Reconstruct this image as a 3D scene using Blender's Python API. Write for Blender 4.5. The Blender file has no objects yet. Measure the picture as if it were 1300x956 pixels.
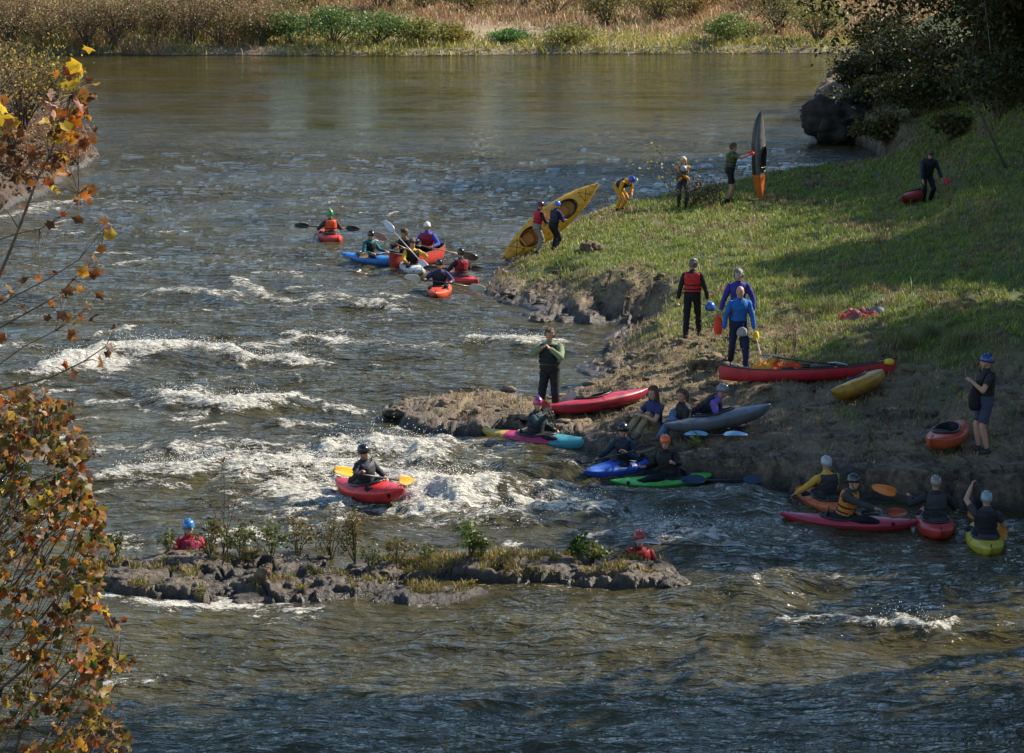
import bpy, math, random
import numpy as np
from mathutils import Vector, Matrix
rng = np.random.default_rng(11)
random.seed(5)
scn = bpy.context.scene
COL = scn.collection
# ------------------------------------------------------------------ camera
CH = 10.3; FPX = 3200.0; YH = -150.0
TH = math.atan((478 - YH) / FPX)
cam_d = bpy.data.cameras.new('camera'); cam = bpy.data.objects.new('camera', cam_d); COL.objects.link(cam)
cam.location = (0, 0, CH); cam.rotation_euler = (math.pi/2 - TH, 0, 0)
cam_d.sensor_width = 36; cam_d.lens = 36 * FPX / 1300; cam_d.clip_start = 0.5; cam_d.clip_end = 3000
scn.camera = cam
FW = np.array([0, math.cos(TH), -math.sin(TH)]); UPV = np.array([0, math.sin(TH), math.cos(TH)])

def ray(px, py):
    return FW + np.array([1.0, 0, 0]) * (px - 650) / FPX + UPV * (478 - py) / FPX
def P(px, py, z=0.0):
    d = ray(px, py); t = (z - CH) / d[2]
    return np.array([d[0]*t, d[1]*t, z])
def PD(px, py, D):
    d = ray(px, py); t = D / d[1]
    return np.array([d[0]*t, D, CH + d[2]*t])

# ------------------------------------------------------------------ noise
def _h(ix, iy, s):
    n = (ix.astype(np.int64) * 374761393 + iy.astype(np.int64) * 668265263 + s * 1442695041) & 0xffffffff
    n = ((n ^ (n >> 13)) * 1274126177) & 0xffffffff
    n = ((n ^ (n >> 16)) * 2246822519) & 0xffffffff
    return ((n ^ (n >> 15)) & 0xffffff) / float(0x1000000)
def pnoise(x, y, s=0):
    ix = np.floor(x); iy = np.floor(y); fx = x - ix; fy = y - iy
    u = fx*fx*fx*(fx*(fx*6-15)+10); v = fy*fy*fy*(fy*(fy*6-15)+10)
    def g(dx, dy):
        a = _h(ix+dx, iy+dy, s) * 2*math.pi
        return np.cos(a)*(fx-dx) + np.sin(a)*(fy-dy)
    a = g(0,0); b = g(1,0); c = g(0,1); d = g(1,1)
    return (a*(1-u)+b*u)*(1-v) + (c*(1-u)+d*u)*v
def fbm(x, y, oct=4, s=0, gain=.5):
    r = 0; a = 1; t = 0
    for i in range(oct):
        r = r + a*pnoise(x*2**i+i*17.3, y*2**i-i*9.1, s+i); t += a; a *= gain
    return r / t * 1.6
def ridged(x, y, oct=4, s=0):
    r = 0; a = 1; t = 0
    for i in range(oct):
        r = r + a*(1-np.abs(pnoise(x*2**i+i*7.7, y*2**i+i*3.1, s+i))*2.2); t += a; a *= .5
    return r / t
def cells(x, y, s=0):
    """returns F1, F2, id"""
    ix = np.floor(x); iy = np.floor(y)
    f1 = np.full(x.shape, 9.0); f2 = np.full(x.shape, 9.0); cid = np.zeros(x.shape)
    for dx in (-1, 0, 1):
        for dy in (-1, 0, 1):
            jx = ix+dx; jy = iy+dy
            px = jx + _h(jx, jy, s); py = jy + _h(jx, jy, s+7)
            d = np.hypot(px-x, py-y); i = _h(jx, jy, s+13)
            near = d < f1
            f2 = np.where(near, f1, np.minimum(f2, d)); cid = np.where(near, i, cid); f1 = np.where(near, d, f1)
    return f1, f2, cid
def sst(x, a, b):
    t = np.clip((x-a)/(b-a), 0, 1); return t*t*(3-2*t)

# ------------------------------------------------------------------ mesh utils
def mesh_np(name, verts, faces, mat=None, smooth=False, cols=None, colname='tint', link=True):
    """verts (N,3); faces (M,k) one k. cols (N,3) point colours."""
    me = bpy.data.meshes.new(name)
    verts = np.asarray(verts, np.float32); faces = np.asarray(faces, np.int32)
    me.vertices.add(len(verts)); me.vertices.foreach_set('co', verts.ravel())
    k = faces.shape[1]; M = len(faces)
    me.loops.add(M*k); me.loops.foreach_set('vertex_index', faces.ravel())
    me.polygons.add(M); me.polygons.foreach_set('loop_start', np.arange(0, M*k, k, dtype=np.int32))
    me.polygons.foreach_set('loop_total', np.full(M, k, np.int32))
    me.update(calc_edges=True)
    if cols is not None:
        if isinstance(cols, dict):
            items = cols.items()
        else: items = [(colname, cols)]
        for nm, c in items:
            c = np.asarray(c, np.float32)
            if c.ndim == 1:
                at = me.attributes.new(nm, 'FLOAT', 'POINT'); at.data.foreach_set('value', c)
            else:
                at = me.attributes.new(nm, 'FLOAT_COLOR', 'POINT')
                c4 = np.ones((len(verts), 4), np.float32); c4[:, :3] = c
                at.data.foreach_set('color', c4.ravel())
    if smooth: me.polygons.foreach_set('use_smooth', np.ones(M, bool))
    if mat is not None:
        for m in (mat if isinstance(mat, (list, tuple)) else [mat]): me.materials.append(m)
    if not link: return me
    o = bpy.data.objects.new(name, me); COL.objects.link(o); return o
def grid_faces(nr, nc):
    i = np.arange(nr-1)[:, None]*nc + np.arange(nc-1)[None, :]
    return np.stack([i, i+1, i+nc+1, i+nc], -1).reshape(-1, 4)
def tag(o, label=None, cat=None, group=None, kind=None):
    if label: o['label'] = label
    if cat: o['category'] = cat
    if group: o['group'] = group
    if kind: o['kind'] = kind
    return o
def empty(name, loc=(0,0,0)):
    o = bpy.data.objects.new(name, None); COL.objects.link(o); o.location = loc; o.empty_display_size = .3; return o

class MB:
    """collects shapes into one mesh"""
    def __init__(s): s.v = []; s.f = []
    def add(s, v, f):
        n = len(s.v); s.v += [tuple(map(float, p)) for p in v]; s.f += [tuple(i+n for i in q) for q in f]
    def loft(s, rings, cap=True, closed=True):
        n = len(rings[0]); v = [p for r in rings for p in r]; f = []
        for i in range(len(rings)-1):
            for j in range(n if closed else n-1):
                k = (j+1) % n
                f.append((i*n+j, i*n+k, (i+1)*n+k, (i+1)*n+j))
        if cap and closed:
            f.append(tuple(range(n-1, -1, -1))); f.append(tuple(range((len(rings)-1)*n, len(rings)*n)))
        s.add(v, f)
    def tube(s, pts, radii, n=8, cap=True):
        pts = [Vector(p) for p in pts]
        if not hasattr(radii, '__len__'): radii = [radii]*len(pts)
        rings = []; ref = None
        for i, p in enumerate(pts):
            a = pts[max(0, i-1)]; b = pts[min(len(pts)-1, i+1)]; t = (b-a)
            t = t.normalized() if t.length > 1e-9 else Vector((0,0,1))
            if ref is None or abs(ref.dot(t)) > .97: ref = Vector((0,0,1)) if abs(t.z) < .9 else Vector((1,0,0))
            x = ref.cross(t).normalized(); y = t.cross(x); ref = y.cross(t).normalized() if False else ref
            rings.append([p + (x*math.cos(2*math.pi*k/n) + y*math.sin(2*math.pi*k/n))*radii[i] for k in range(n)])
        s.loft(rings, cap)
    def ball(s, c, r, nu=12, nv=8, rot=None):
        r = (r, r, r) if not hasattr(r, '__len__') else r; c = Vector(c); rings = []
        for i in range(nv+1):
            a = math.pi*(i/nv); a = min(max(a, .02), math.pi-.02); ring = []
            for j in range(nu):
                b = 2*math.pi*j/nu
                q = Vector((r[0]*math.sin(a)*math.cos(b), r[1]*math.sin(a)*math.sin(b), -r[2]*math.cos(a)))
                if rot is not None: q = rot @ q
                ring.append(c+q)
            rings.append(ring)
        s.loft(rings, True)
    def box(s, c, d, rot=None):
        c = Vector(c); v = []
        for z in (-1, 1):
            for y in (-1, 1):
                for x in (-1, 1):
                    q = Vector((x*d[0]/2, y*d[1]/2, z*d[2]/2))
                    v.append(c + (rot @ q if rot is not None else q))
        s.add(v, [(0,2,3,1),(4,5,7,6),(0,1,5,4),(2,6,7,3),(0,4,6,2),(1,3,7,5)])
    def build(s, name, mat, parent=None, smooth=True, loc=None):
        me = bpy.data.meshes.new(name); me.from_pydata(s.v, [], s.f); me.update()
        if smooth: me.polygons.foreach_set('use_smooth', np.ones(len(me.polygons), bool))
        if mat: me.materials.append(mat)
        o = bpy.data.objects.new(name, me); COL.objects.link(o)
        if parent is not None: o.parent = parent
        if loc is not None: o.location = loc
        return o

# ------------------------------------------------------------------ materials
def newmat(name):
    m = bpy.data.materials.new(name); m.use_nodes = True; nt = m.node_tree
    b = nt.nodes['Principled BSDF']; return m, nt, b
def N(nt, typ, **kw):
    n = nt.nodes.new(typ)
    for k, v in kw.items():
        if k.startswith('i_'):
            n.inputs[int(k[2:])].default_value = v
        else: setattr(n, k, v)
    return n
def simple(name, col, rough=.6, spec=.5, var=.12, scale=8, bump=0, metal=0, coat=0, dirt=None):
    m, nt, b = newmat(name); L = nt.links
    tc = N(nt, 'ShaderNodeTexCoord'); nz = N(nt, 'ShaderNodeTexNoise'); nz.inputs['Scale'].default_value = scale
    nz.inputs['Detail'].default_value = 5
    L.new(tc.outputs['Object'], nz.inputs['Vector'])
    cr = N(nt, 'ShaderNodeValToRGB'); L.new(nz.outputs['Fac'], cr.inputs['Fac'])
    cr.color_ramp.elements[0].position = .3; cr.color_ramp.elements[1].position = .7
    cr.color_ramp.elements[0].color = tuple(c*(1-var) for c in col[:3])+(1,)
    cr.color_ramp.elements[1].color = tuple(min(1, c*(1+var)) for c in col[:3])+(1,)
    out = cr.outputs['Color']
    if dirt:
        n2 = N(nt, 'ShaderNodeTexNoise'); n2.inputs['Scale'].default_value = scale*2.3; n2.inputs['Detail'].default_value = 8
        L.new(tc.outputs['Object'], n2.inputs['Vector'])
        r2 = N(nt, 'ShaderNodeValToRGB'); r2.color_ramp.elements[0].position = .52; r2.color_ramp.elements[1].position = .68
        L.new(n2.outputs['Fac'], r2.inputs['Fac'])
        mx = N(nt, 'ShaderNodeMix', data_type='RGBA'); L.new(r2.outputs['Color'], mx.inputs[0])
        mx.inputs[7].default_value = tuple(dirt)+(1,); L.new(out, mx.inputs[6]); out = mx.outputs[2]
    L.new(out, b.inputs['Base Color'])
    b.inputs['Roughness'].default_value = rough; b.inputs['Specular IOR Level'].default_value = spec
    b.inputs['Metallic'].default_value = metal; b.inputs['Coat Weight'].default_value = coat
    b.inputs['Coat Roughness'].default_value = .15
    if bump:
        bp = N(nt, 'ShaderNodeBump'); bp.inputs['Strength'].default_value = bump; bp.inputs['Distance'].default_value = .02
        L.new(nz.outputs['Fac'], bp.inputs['Height']); L.new(bp.outputs['Normal'], b.inputs['Normal'])
    return m
def leafmat(name, transl=.35, rough=.5, gain=1.0):
    """foliage: per-vertex tint colour, some light let through"""
    m, nt, b = newmat(name); L = nt.links
    at = N(nt, 'ShaderNodeAttribute', attribute_name='tint')
    L.new(at.outputs['Color'], b.inputs['Base Color'])
    b.inputs['Roughness'].default_value = rough; b.inputs['Specular IOR Level'].default_value = .3
    tr = N(nt, 'ShaderNodeBsdfTranslucent'); L.new(at.outputs['Color'], tr.inputs['Color'])
    mx = N(nt, 'ShaderNodeMixShader'); mx.inputs[0].default_value = transl
    L.new(b.outputs[0], mx.inputs[1]); L.new(tr.outputs[0], mx.inputs[2])
    L.new(mx.outputs[0], nt.nodes['Material Output'].inputs['Surface'])
    return m
MATS = {}
def M(key, *a, **k):
    if key not in MATS: MATS[key] = simple(key, *a, **k)
    return MATS[key]

# ------------------------------------------------------------------ world and sun
SUNV = Vector((.88, .475, 0)).normalized()
SUN_EL = math.radians(36)
sunvec = Vector((SUNV.x*math.cos(SUN_EL), SUNV.y*math.cos(SUN_EL), math.sin(SUN_EL)))
w = bpy.data.worlds.new('World'); scn.world = w; w.use_nodes = True
nt = w.node_tree; bg = nt.nodes['Background']; sky = nt.nodes.new('ShaderNodeTexSky')
sky.sky_type = 'NISHITA'; sky.sun_disc = False; sky.sun_elevation = SUN_EL
sky.sun_rotation = math.atan2(SUNV.x, SUNV.y); sky.air_density = 1.25; sky.dust_density = .0; sky.ozone_density = 4.0
nt.links.new(sky.outputs[0], bg.inputs[0]); bg.inputs[1].default_value = .10
sd = bpy.data.lights.new('sun', 'SUN'); sd.energy = 5.0; sd.angle = math.radians(.53); sd.color = (1, .92, .78)
so = bpy.data.objects.new('sun', sd); COL.objects.link(so)
so.rotation_euler = (-sunvec).to_track_quat('-Z', 'Y').to_euler(); so.location = (30, 30, 60)
scn.view_settings.view_transform = 'Standard'; scn.view_settings.look = 'None'
scn.view_settings.exposure = 0.85; scn.view_settings.gamma = 1
scn.view_settings.use_curve_mapping = False
scn.cycles.max_bounces = 6; scn.cycles.diffuse_bounces = 2; scn.cycles.glossy_bounces = 3
scn.cycles.transmission_bounces = 3; scn.cycles.transparent_max_bounces = 6
scn.cycles.caustics_reflective = False; scn.cycles.caustics_refractive = False
scn.cycles.use_denoising = True
scn.cycles.sample_clamp_indirect = 6
# ------------------------------------------------------------------ land shapes (shorelines in world metres)
def poly_px(pts, extra=()):
    return np.array([P(a, b)[:2] for a, b in pts] + [list(e) for e in extra])
def sdist(x, y, poly):
    """signed distance, positive inside"""
    sh = x.shape; x = x.ravel(); y = y.ravel()
    d = np.full(x.shape, 1e9); ins = np.zeros(x.shape, bool); n = len(poly)
    for i in range(n):
        ax, ay = poly[i]; bx, by = poly[(i+1) % n]
        ex, ey = bx-ax, by-ay; l2 = ex*ex+ey*ey+1e-12
        t = np.clip(((x-ax)*ex+(y-ay)*ey)/l2, 0, 1)
        d = np.minimum(d, (x-ax-t*ex)**2+(y-ay-t*ey)**2)
        c = ((ay > y) != (by > y)) & (x < (bx-ax)*(y-ay)/(by-ay+1e-12)+ax)
        ins ^= c
    d = np.sqrt(d); return np.where(ins, d, -d).reshape(sh)

RB = poly_px([(1330,650),(1180,642),(1080,634),(1000,626),(930,616),(880,608),(830,598),(785,590),(745,577),(735,566),
              (690,560),(640,556),(590,556),(545,553),(512,546),(488,527),(520,519),(560,514),(620,513),(680,516),
              (722,512),(750,505),(766,492),(770,480),(752,475),(728,466),(738,452),(752,440),(775,425),(790,412),
              (740,408),(700,410),(668,408),(660,402),(690,399),(672,390),(640,383),(612,378),(596,366),(600,352),
              (614,343),(628,336),(640,320),(665,306),(700,290),(728,276),(760,268),(800,262),(850,256),
              (920,246),(1000,238),(1050,240),(1085,232),(1112,214),(1122,203),(1108,192),(1092,184),(1062,180),(1038,172),
              (1032,160),(1040,145),(1060,125),(1075,105)],
             extra=[(22,150),(60,170),(80,60),(60,20),(12,14),(8.9,22),(8.6,30),(8.8,37)])
LB = poly_px([(-40,292),(0,270),(30,258),(55,248),(80,226),(104,212),(121,200),(112,180),(98,160),(88,135),(70,110)], extra=[(-60,150),(-60,60),(-22,66)])
ISL = poly_px([(118,752),(160,760),(210,762),(280,770),(340,768),(400,766),(450,760),(486,752),(520,742),(560,739),(610,742),
               (650,744),(700,742),(745,748),(800,750),(850,753),(872,745),(868,735),(850,725),(820,718),(770,716),(700,712),(640,714),
               (560,716),(500,722),(440,724),(400,712),(330,710),(260,708),(200,712),(150,722),(100,728),(60,740),(80,752)])
ISL2 = poly_px([(470,764),(520,768),(570,766),(612,758),(622,752),(590,748),(540,748),(480,752)])
FBY = P(650, 70)[1]   # far shore distance ~150

# interior height control points of the right bank  (px, py, height, sigma)
_cp = [(560,535,.30),(620,535,.36),(690,535,.40),(740,545,.30),(760,565,.34),(800,575,.38),(850,580,.52),(900,582,.60),(980,582,.64),
       (1060,580,.66),(1150,578,.70),(1250,582,.72),(1320,590,.7),(700,520,.36),(760,520,.42),(820,525,.55),(900,540,.62),(1000,550,.68),(1150,540,.72),
       (780,470,.45),(830,480,.6),(800,440,.5),(900,480,.8),(1000,480,.9),(1100,480,1.0),(1250,480,1.15),(850,420,.7),(790,405,.45),(720,400,.22),(690,403,.18),
       (876,432,.85),(960,430,1.0),(1100,420,1.25),(1280,420,1.6),(650,372,.28),(620,356,.35),(640,345,.4),(700,360,.42),(690,330,.5),(760,350,.72),(740,320,.9),
       (830,345,.95),(720,300,.55),(780,300,.95),(760,275,.45),(850,290,1.0),(930,300,1.15),(930,262,.7),(850,262,.5),(1000,255,.7),(1000,300,1.1),(1100,300,1.3),
       (1200,300,1.6),(1280,300,1.9),(1176,258,1.15),(1100,245,.8),(1280,250,2.1),(1180,215,1.3),(1250,190,2.2),(1150,190,1.2),(1120,140,1.7),(1070,130,1.6),(1060,150,1.5),
       (1200,130,2.0),(1300,120,2.6),(1000,370,1.25),(1150,370,1.5)]
_cw = np.array([list(P(a, b, h)[:2])+[h] for a, b, h in _cp] +
               [[14,40,1.0],[18,30,1.3],[14,20,1.2],[30,60,5],[40,100,9],[22,75,3.6],[16,52,1.8],[60,60,14],[40,30,6],[30,130,7],[20,100,4.5],[18,85,3.2],[60,150,14]])
def ctrlH(x, y):
    num = 0; den = 0
    for cx, cy, h in _cw:
        # vertical (depth) distances count less: the bank is sampled obliquely
        d2 = (x-cx)**2 + ((y-cy)*.45)**2 + .15
        w_ = 1/(d2*d2); num = num + w_*h; den = den + w_
    return num/den
# small rocky knolls on the grass slope: px,py,z,rx,ry,h
_kn = [(765,352,.9,.9,1.3,.42),(795,345,1.0,.7,1.2,.36),(730,368,.7,.6,1.0,.3),(700,352,.6,.7,1.1,.28),(655,365,.4,.5,.9,.22),(838,352,1.0,1.0,1.1,.33),
       (815,372,1.0,.8,.9,.22),(690,372,.5,.6,.8,.26),(755,318,.9,.35,.5,.2),(810,412,.6,.8,.6,.26),(850,408,.7,.7,.5,.22),(760,452,.35,.5,.5,.2),(745,470,.3,.4,.5,.16),(905,470,.8,.35,.5,.22),(640,350,.45,.5,.8,.3),
       (1195,470,1.2,.6,.5,.2),(1150,470,1.1,.4,.4,.12),(1270,600,.4,.8,.5,.14),(930,250,.7,2.0,1.2,.15)]
_knw = [(*P(a, b, z)[:2], rx, ry*1.2, h*.38) for a, b, z, rx, ry, h in _kn]
def terrace(h, st, off, k):
    q = h/st+off; f = np.floor(q); g = q-f; t = (f+sst(g, .62, 1.0)-off)*st
    return h+(t-h)*k*.85
def greenness(x, y, d):
    g = sst(y + fbm(x*.5, y*.35, 3, 201)*8 + (x-3)*1.3, 49, 58)*sst(d, .3, 2.2)
    return np.clip(g + fbm(x*.9, y*.6, 3, 203)*.30*(g > .05), 0, 1)
def rockmask(x, y, d):
    m = 1-sst(d + fbm(x*.9, y*.9, 3, 5)*.7, .15, .95)
    south = 1-sst(y + fbm(x*.6, y*.6, 3, 8)*2.0, 46.5, 49.5)          # stony strip by the near water
    flat = (1-sst(y + fbm(x*.6, y*.6, 3, 9)*2.5, 53, 57))*(1-sst(x, 4.0, 7.0))
    m = np.maximum(m, (1-sst(d + fbm(x*.8, y*.8, 3, 6)*.5, .55, 1.15))*(1-sst(y, 46, 48)))
    # northern grass shore stays grassy down to the water
    grassy = sst(y, 72, 76)*(1-sst(y, 90, 97))
    m = np.maximum(m*(1-.85*grassy), np.maximum(south*.62, flat*.55)*(.75+.6*fbm(x*1.1, y*.9, 3, 12)))
    for cx, cy, rx, ry, h in _knw:
        m = np.maximum(m, np.exp(-(((x-cx)/rx)**2+((y-cy)/ry)**2)**1.2)*.62*(h > .06))
    return np.clip(m, 0, 1)
def H_right(x, y, full=False):
    d = sdist(x + fbm(x*1.7, y*1.7, 3, 21)*.22, y + fbm(x*1.3, y*1.3, 3, 22)*.45, RB)
    g = ctrlH(x, y)
    soft = sst(y, 71, 75)*(1-sst(y, 91, 95))           # gentle grass shore
    soft2 = sst(y, 51, 54)*(1-sst(x, 3.0, 5.0))
    wdt = .12 + soft*1.6 + soft2*1.7*(1-soft)
    e = sst(d, -.05, wdt)
    base = g*(e*.8+.2*sst(d, 0, 1.6+wdt)) - .6*(1-sst(d, -.8, 0.03))
    rm = rockmask(x, y, d)
    for cx, cy, rx, ry, h in _knw:
        q = ((x-cx)/rx)**2+((y-cy)/ry)**2 + fbm(x*2, y*2, 3, 31)*.5
        base = base + h*sst(1.2-q, 0, .7)
    # cracked slabs
    wx = x + fbm(x*.8, y*.8, 3, 41)*.5; wy = y + fbm(x*.8, y*.8, 3, 42)*.5
    f1, f2, cid = cells(wx*.9, wy*1.3, 3)
    g1, g2, gid = cells(wx*3.1, wy*4.1, 4)
    slab = (cid-.5)*.12 - .10*(1-sst(f2-f1, 0, .10)) + (gid-.5)*.06 - .04*(1-sst(g2-g1, 0, .12))
    bumps = fbm(x*.45, y*.45, 4, 51)*.16 + fbm(x*2.2, y*2.2, 4, 52)*.05
    h = base + (slab*rm*1.0 + bumps*(.5+.5*(1-rm)) + rm*(ridged(x*5, y*5, 3, 61)-.6)*.07)*sst(d, -.1, .3)
    h = terrace(h, .11, .3*fbm(x*.7, y*.7, 2, 55), np.clip(rm*1.2, 0, 1)*sst(d, 0, .2))
    h = h + .45*sst(y, 86, 92)*sst(d, .0, .9)*np.clip(fbm(x*.9, y*.9, 3, 77)+.4, 0, 1)*sst(y, 88, 92)*rm*1.4
    return (h, d, rm) if full else h
def H_left(x, y, full=False):
    d = sdist(x + fbm(x*.9, y*.9, 4, 71)*.5, y + fbm(x*.8, y*.8, 4, 72)*.9, LB)
    h = np.where(d > 0, 1.7*(1-np.exp(-np.maximum(d, 0)/3.8)) + .25*sst(d, 0, .4), d*.5)
    h = h + (fbm(x*.7, y*.7, 4, 73)*.35 + ridged(x*2.0, y*1.6, 5, 74)*.42-.25)*sst(d, -.1, .6)
    f1, f2, cid = cells(x*1.4, y*1.0, 8); h = h + cid*.22*(1-sst(d, 1.0, 2.4))*sst(d, -.1, .2)
    return (h, d, None) if full else h
def H_isl(x, y, full=False):
    wob = fbm(x*2.1, y*2.1, 4, 81)
    d1 = sdist(x + wob*.18, y + fbm(x*1.9, y*1.9, 4, 82)*.22, ISL)
    d2 = sdist(x + wob*.1, y + wob*.1, ISL2)
    wx = x + fbm(x*.9, y*.9, 3, 83)*.5; wy = y + fbm(x*.9, y*.9, 3, 84)*.4
    f1, f2, cid = cells(wx*1.15+.3, wy*1.7, 15); g1, g2, gid = cells(wx*3.7, wy*4.3, 16)
    prof = .24 + .09*np.sin(x*1.1+2) + .10*sst(x, .8, 2.0) + fbm(x*1.3, y*1.8, 3, 86)*.22
    h1 = prof*sst(d1, -.02, .10)*(.72+.28*sst(d1, .1, .9)) - .5*(1-sst(d1, -.5, .02))
    h1 = h1 + ((cid-.5)*.11 - .10*(1-sst(f2-f1, 0, .07)) + (gid-.5)*.012 - .02*(1-sst(g2-g1, 0, .1)))*sst(d1, -.05, .15)
    h1 = h1 + fbm(x*1.4, y*1.4, 2, 87)*.04*sst(d1, -.1, .1)
    h1 = terrace(h1, .085, .5*fbm(x*.9, y*.9, 2, 56), sst(d1, 0, .1)) + (fbm(x*7, y*7, 3, 88)*.014 - .09*sst(fbm(x*1.7+5, y*2.6, 3, 85), .12, .4))*sst(d1, -.1, .1)
    h1 = np.where(h1 > .20, .20+(h1-.20)*.42, h1)
    h2 = .12*sst(d2, -.05, .2) - .5*(1-sst(d2, -.5, .0)) + fbm(x*3, y*3, 4, 89)*.07
    h = np.maximum(h1, h2)
    return (h, np.maximum(d1, d2), None) if full else h
def H_far(x, y, full=False):
    sh = FBY + fbm(x*.06, x*0+3.3, 4, 91)*3.0 + fbm(x*.5, x*0+1.1, 3, 92)*.7
    d = y - sh
    h = .35*sst(d, -.2, 1.0) + .055*np.maximum(d, 0) + fbm(x*.12, y*.12, 4, 93)*.5*sst(d, 0, 8) + fbm(x*.7, y*.7, 3, 94)*.1*sst(d, 0, 2) - .6*(1-sst(d, -2, 0))
    return (h, d, None) if full else h
LAND = [H_right, H_left, H_isl, H_far]
_T = {}
def land_pt(px, py, fn=None, dz=0.0):
    """where the ray through a photo point meets a land surface (or the water)"""
    d = ray(px, py); t = np.concatenate([np.linspace(20, 110, 1400), np.linspace(110.2, 260, 600)])
    x = d[0]*t; y = d[1]*t; z = CH + d[2]*t
    h = np.full(t.shape, 0.0)
    for f in ([fn] if fn else LAND): h = np.maximum(h, f(x, y))
    i = int(np.argmax(z <= h + dz)); return np.array([x[i], y[i], h[i]])
def land_z(x, y, fn=None):
    x = np.array([float(x)]); y = np.array([float(y)])
    return max(0.0, max(float(f(x, y)[0]) for f in ([fn] if fn else LAND)))

def patch(name, fn, y0, y1, nr, nc, xl, xr, mat, ratio=1.0, zmin=-.35, colour=None):
    u = np.linspace(0, 1, nr); ys = y0 + (y1-y0)*(u if ratio == 1 else (ratio**u-1)/(ratio-1))
    v = np.linspace(0, 1, nc)
    Y = np.repeat(ys[:, None], nc, 1); X = xl(Y)+(xr(Y)-xl(Y))*v[None, :]
    h, d, rm = fn(X, Y, full=True)
    if rm is None: rm = np.zeros_like(h)
    F = grid_faces(nr, nc); hr = h.ravel()
    keep = hr[F].max(1) > zmin; F = F[keep]
    used = np.unique(F); remap = np.full(h.size, -1); remap[used] = np.arange(len(used))
    V = np.stack([X.ravel(), Y.ravel(), hr], 1)[used]
    o = mesh_np(name, V, remap[F], mat, smooth=True, cols={'rock': rm.ravel()[used], 'green': (greenness(X, Y, d) if fn is H_right else 0*d).ravel()[used], 'shore': np.clip(d.ravel()[used], -2, 20)})
    return tag(o, kind='structure')

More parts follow.
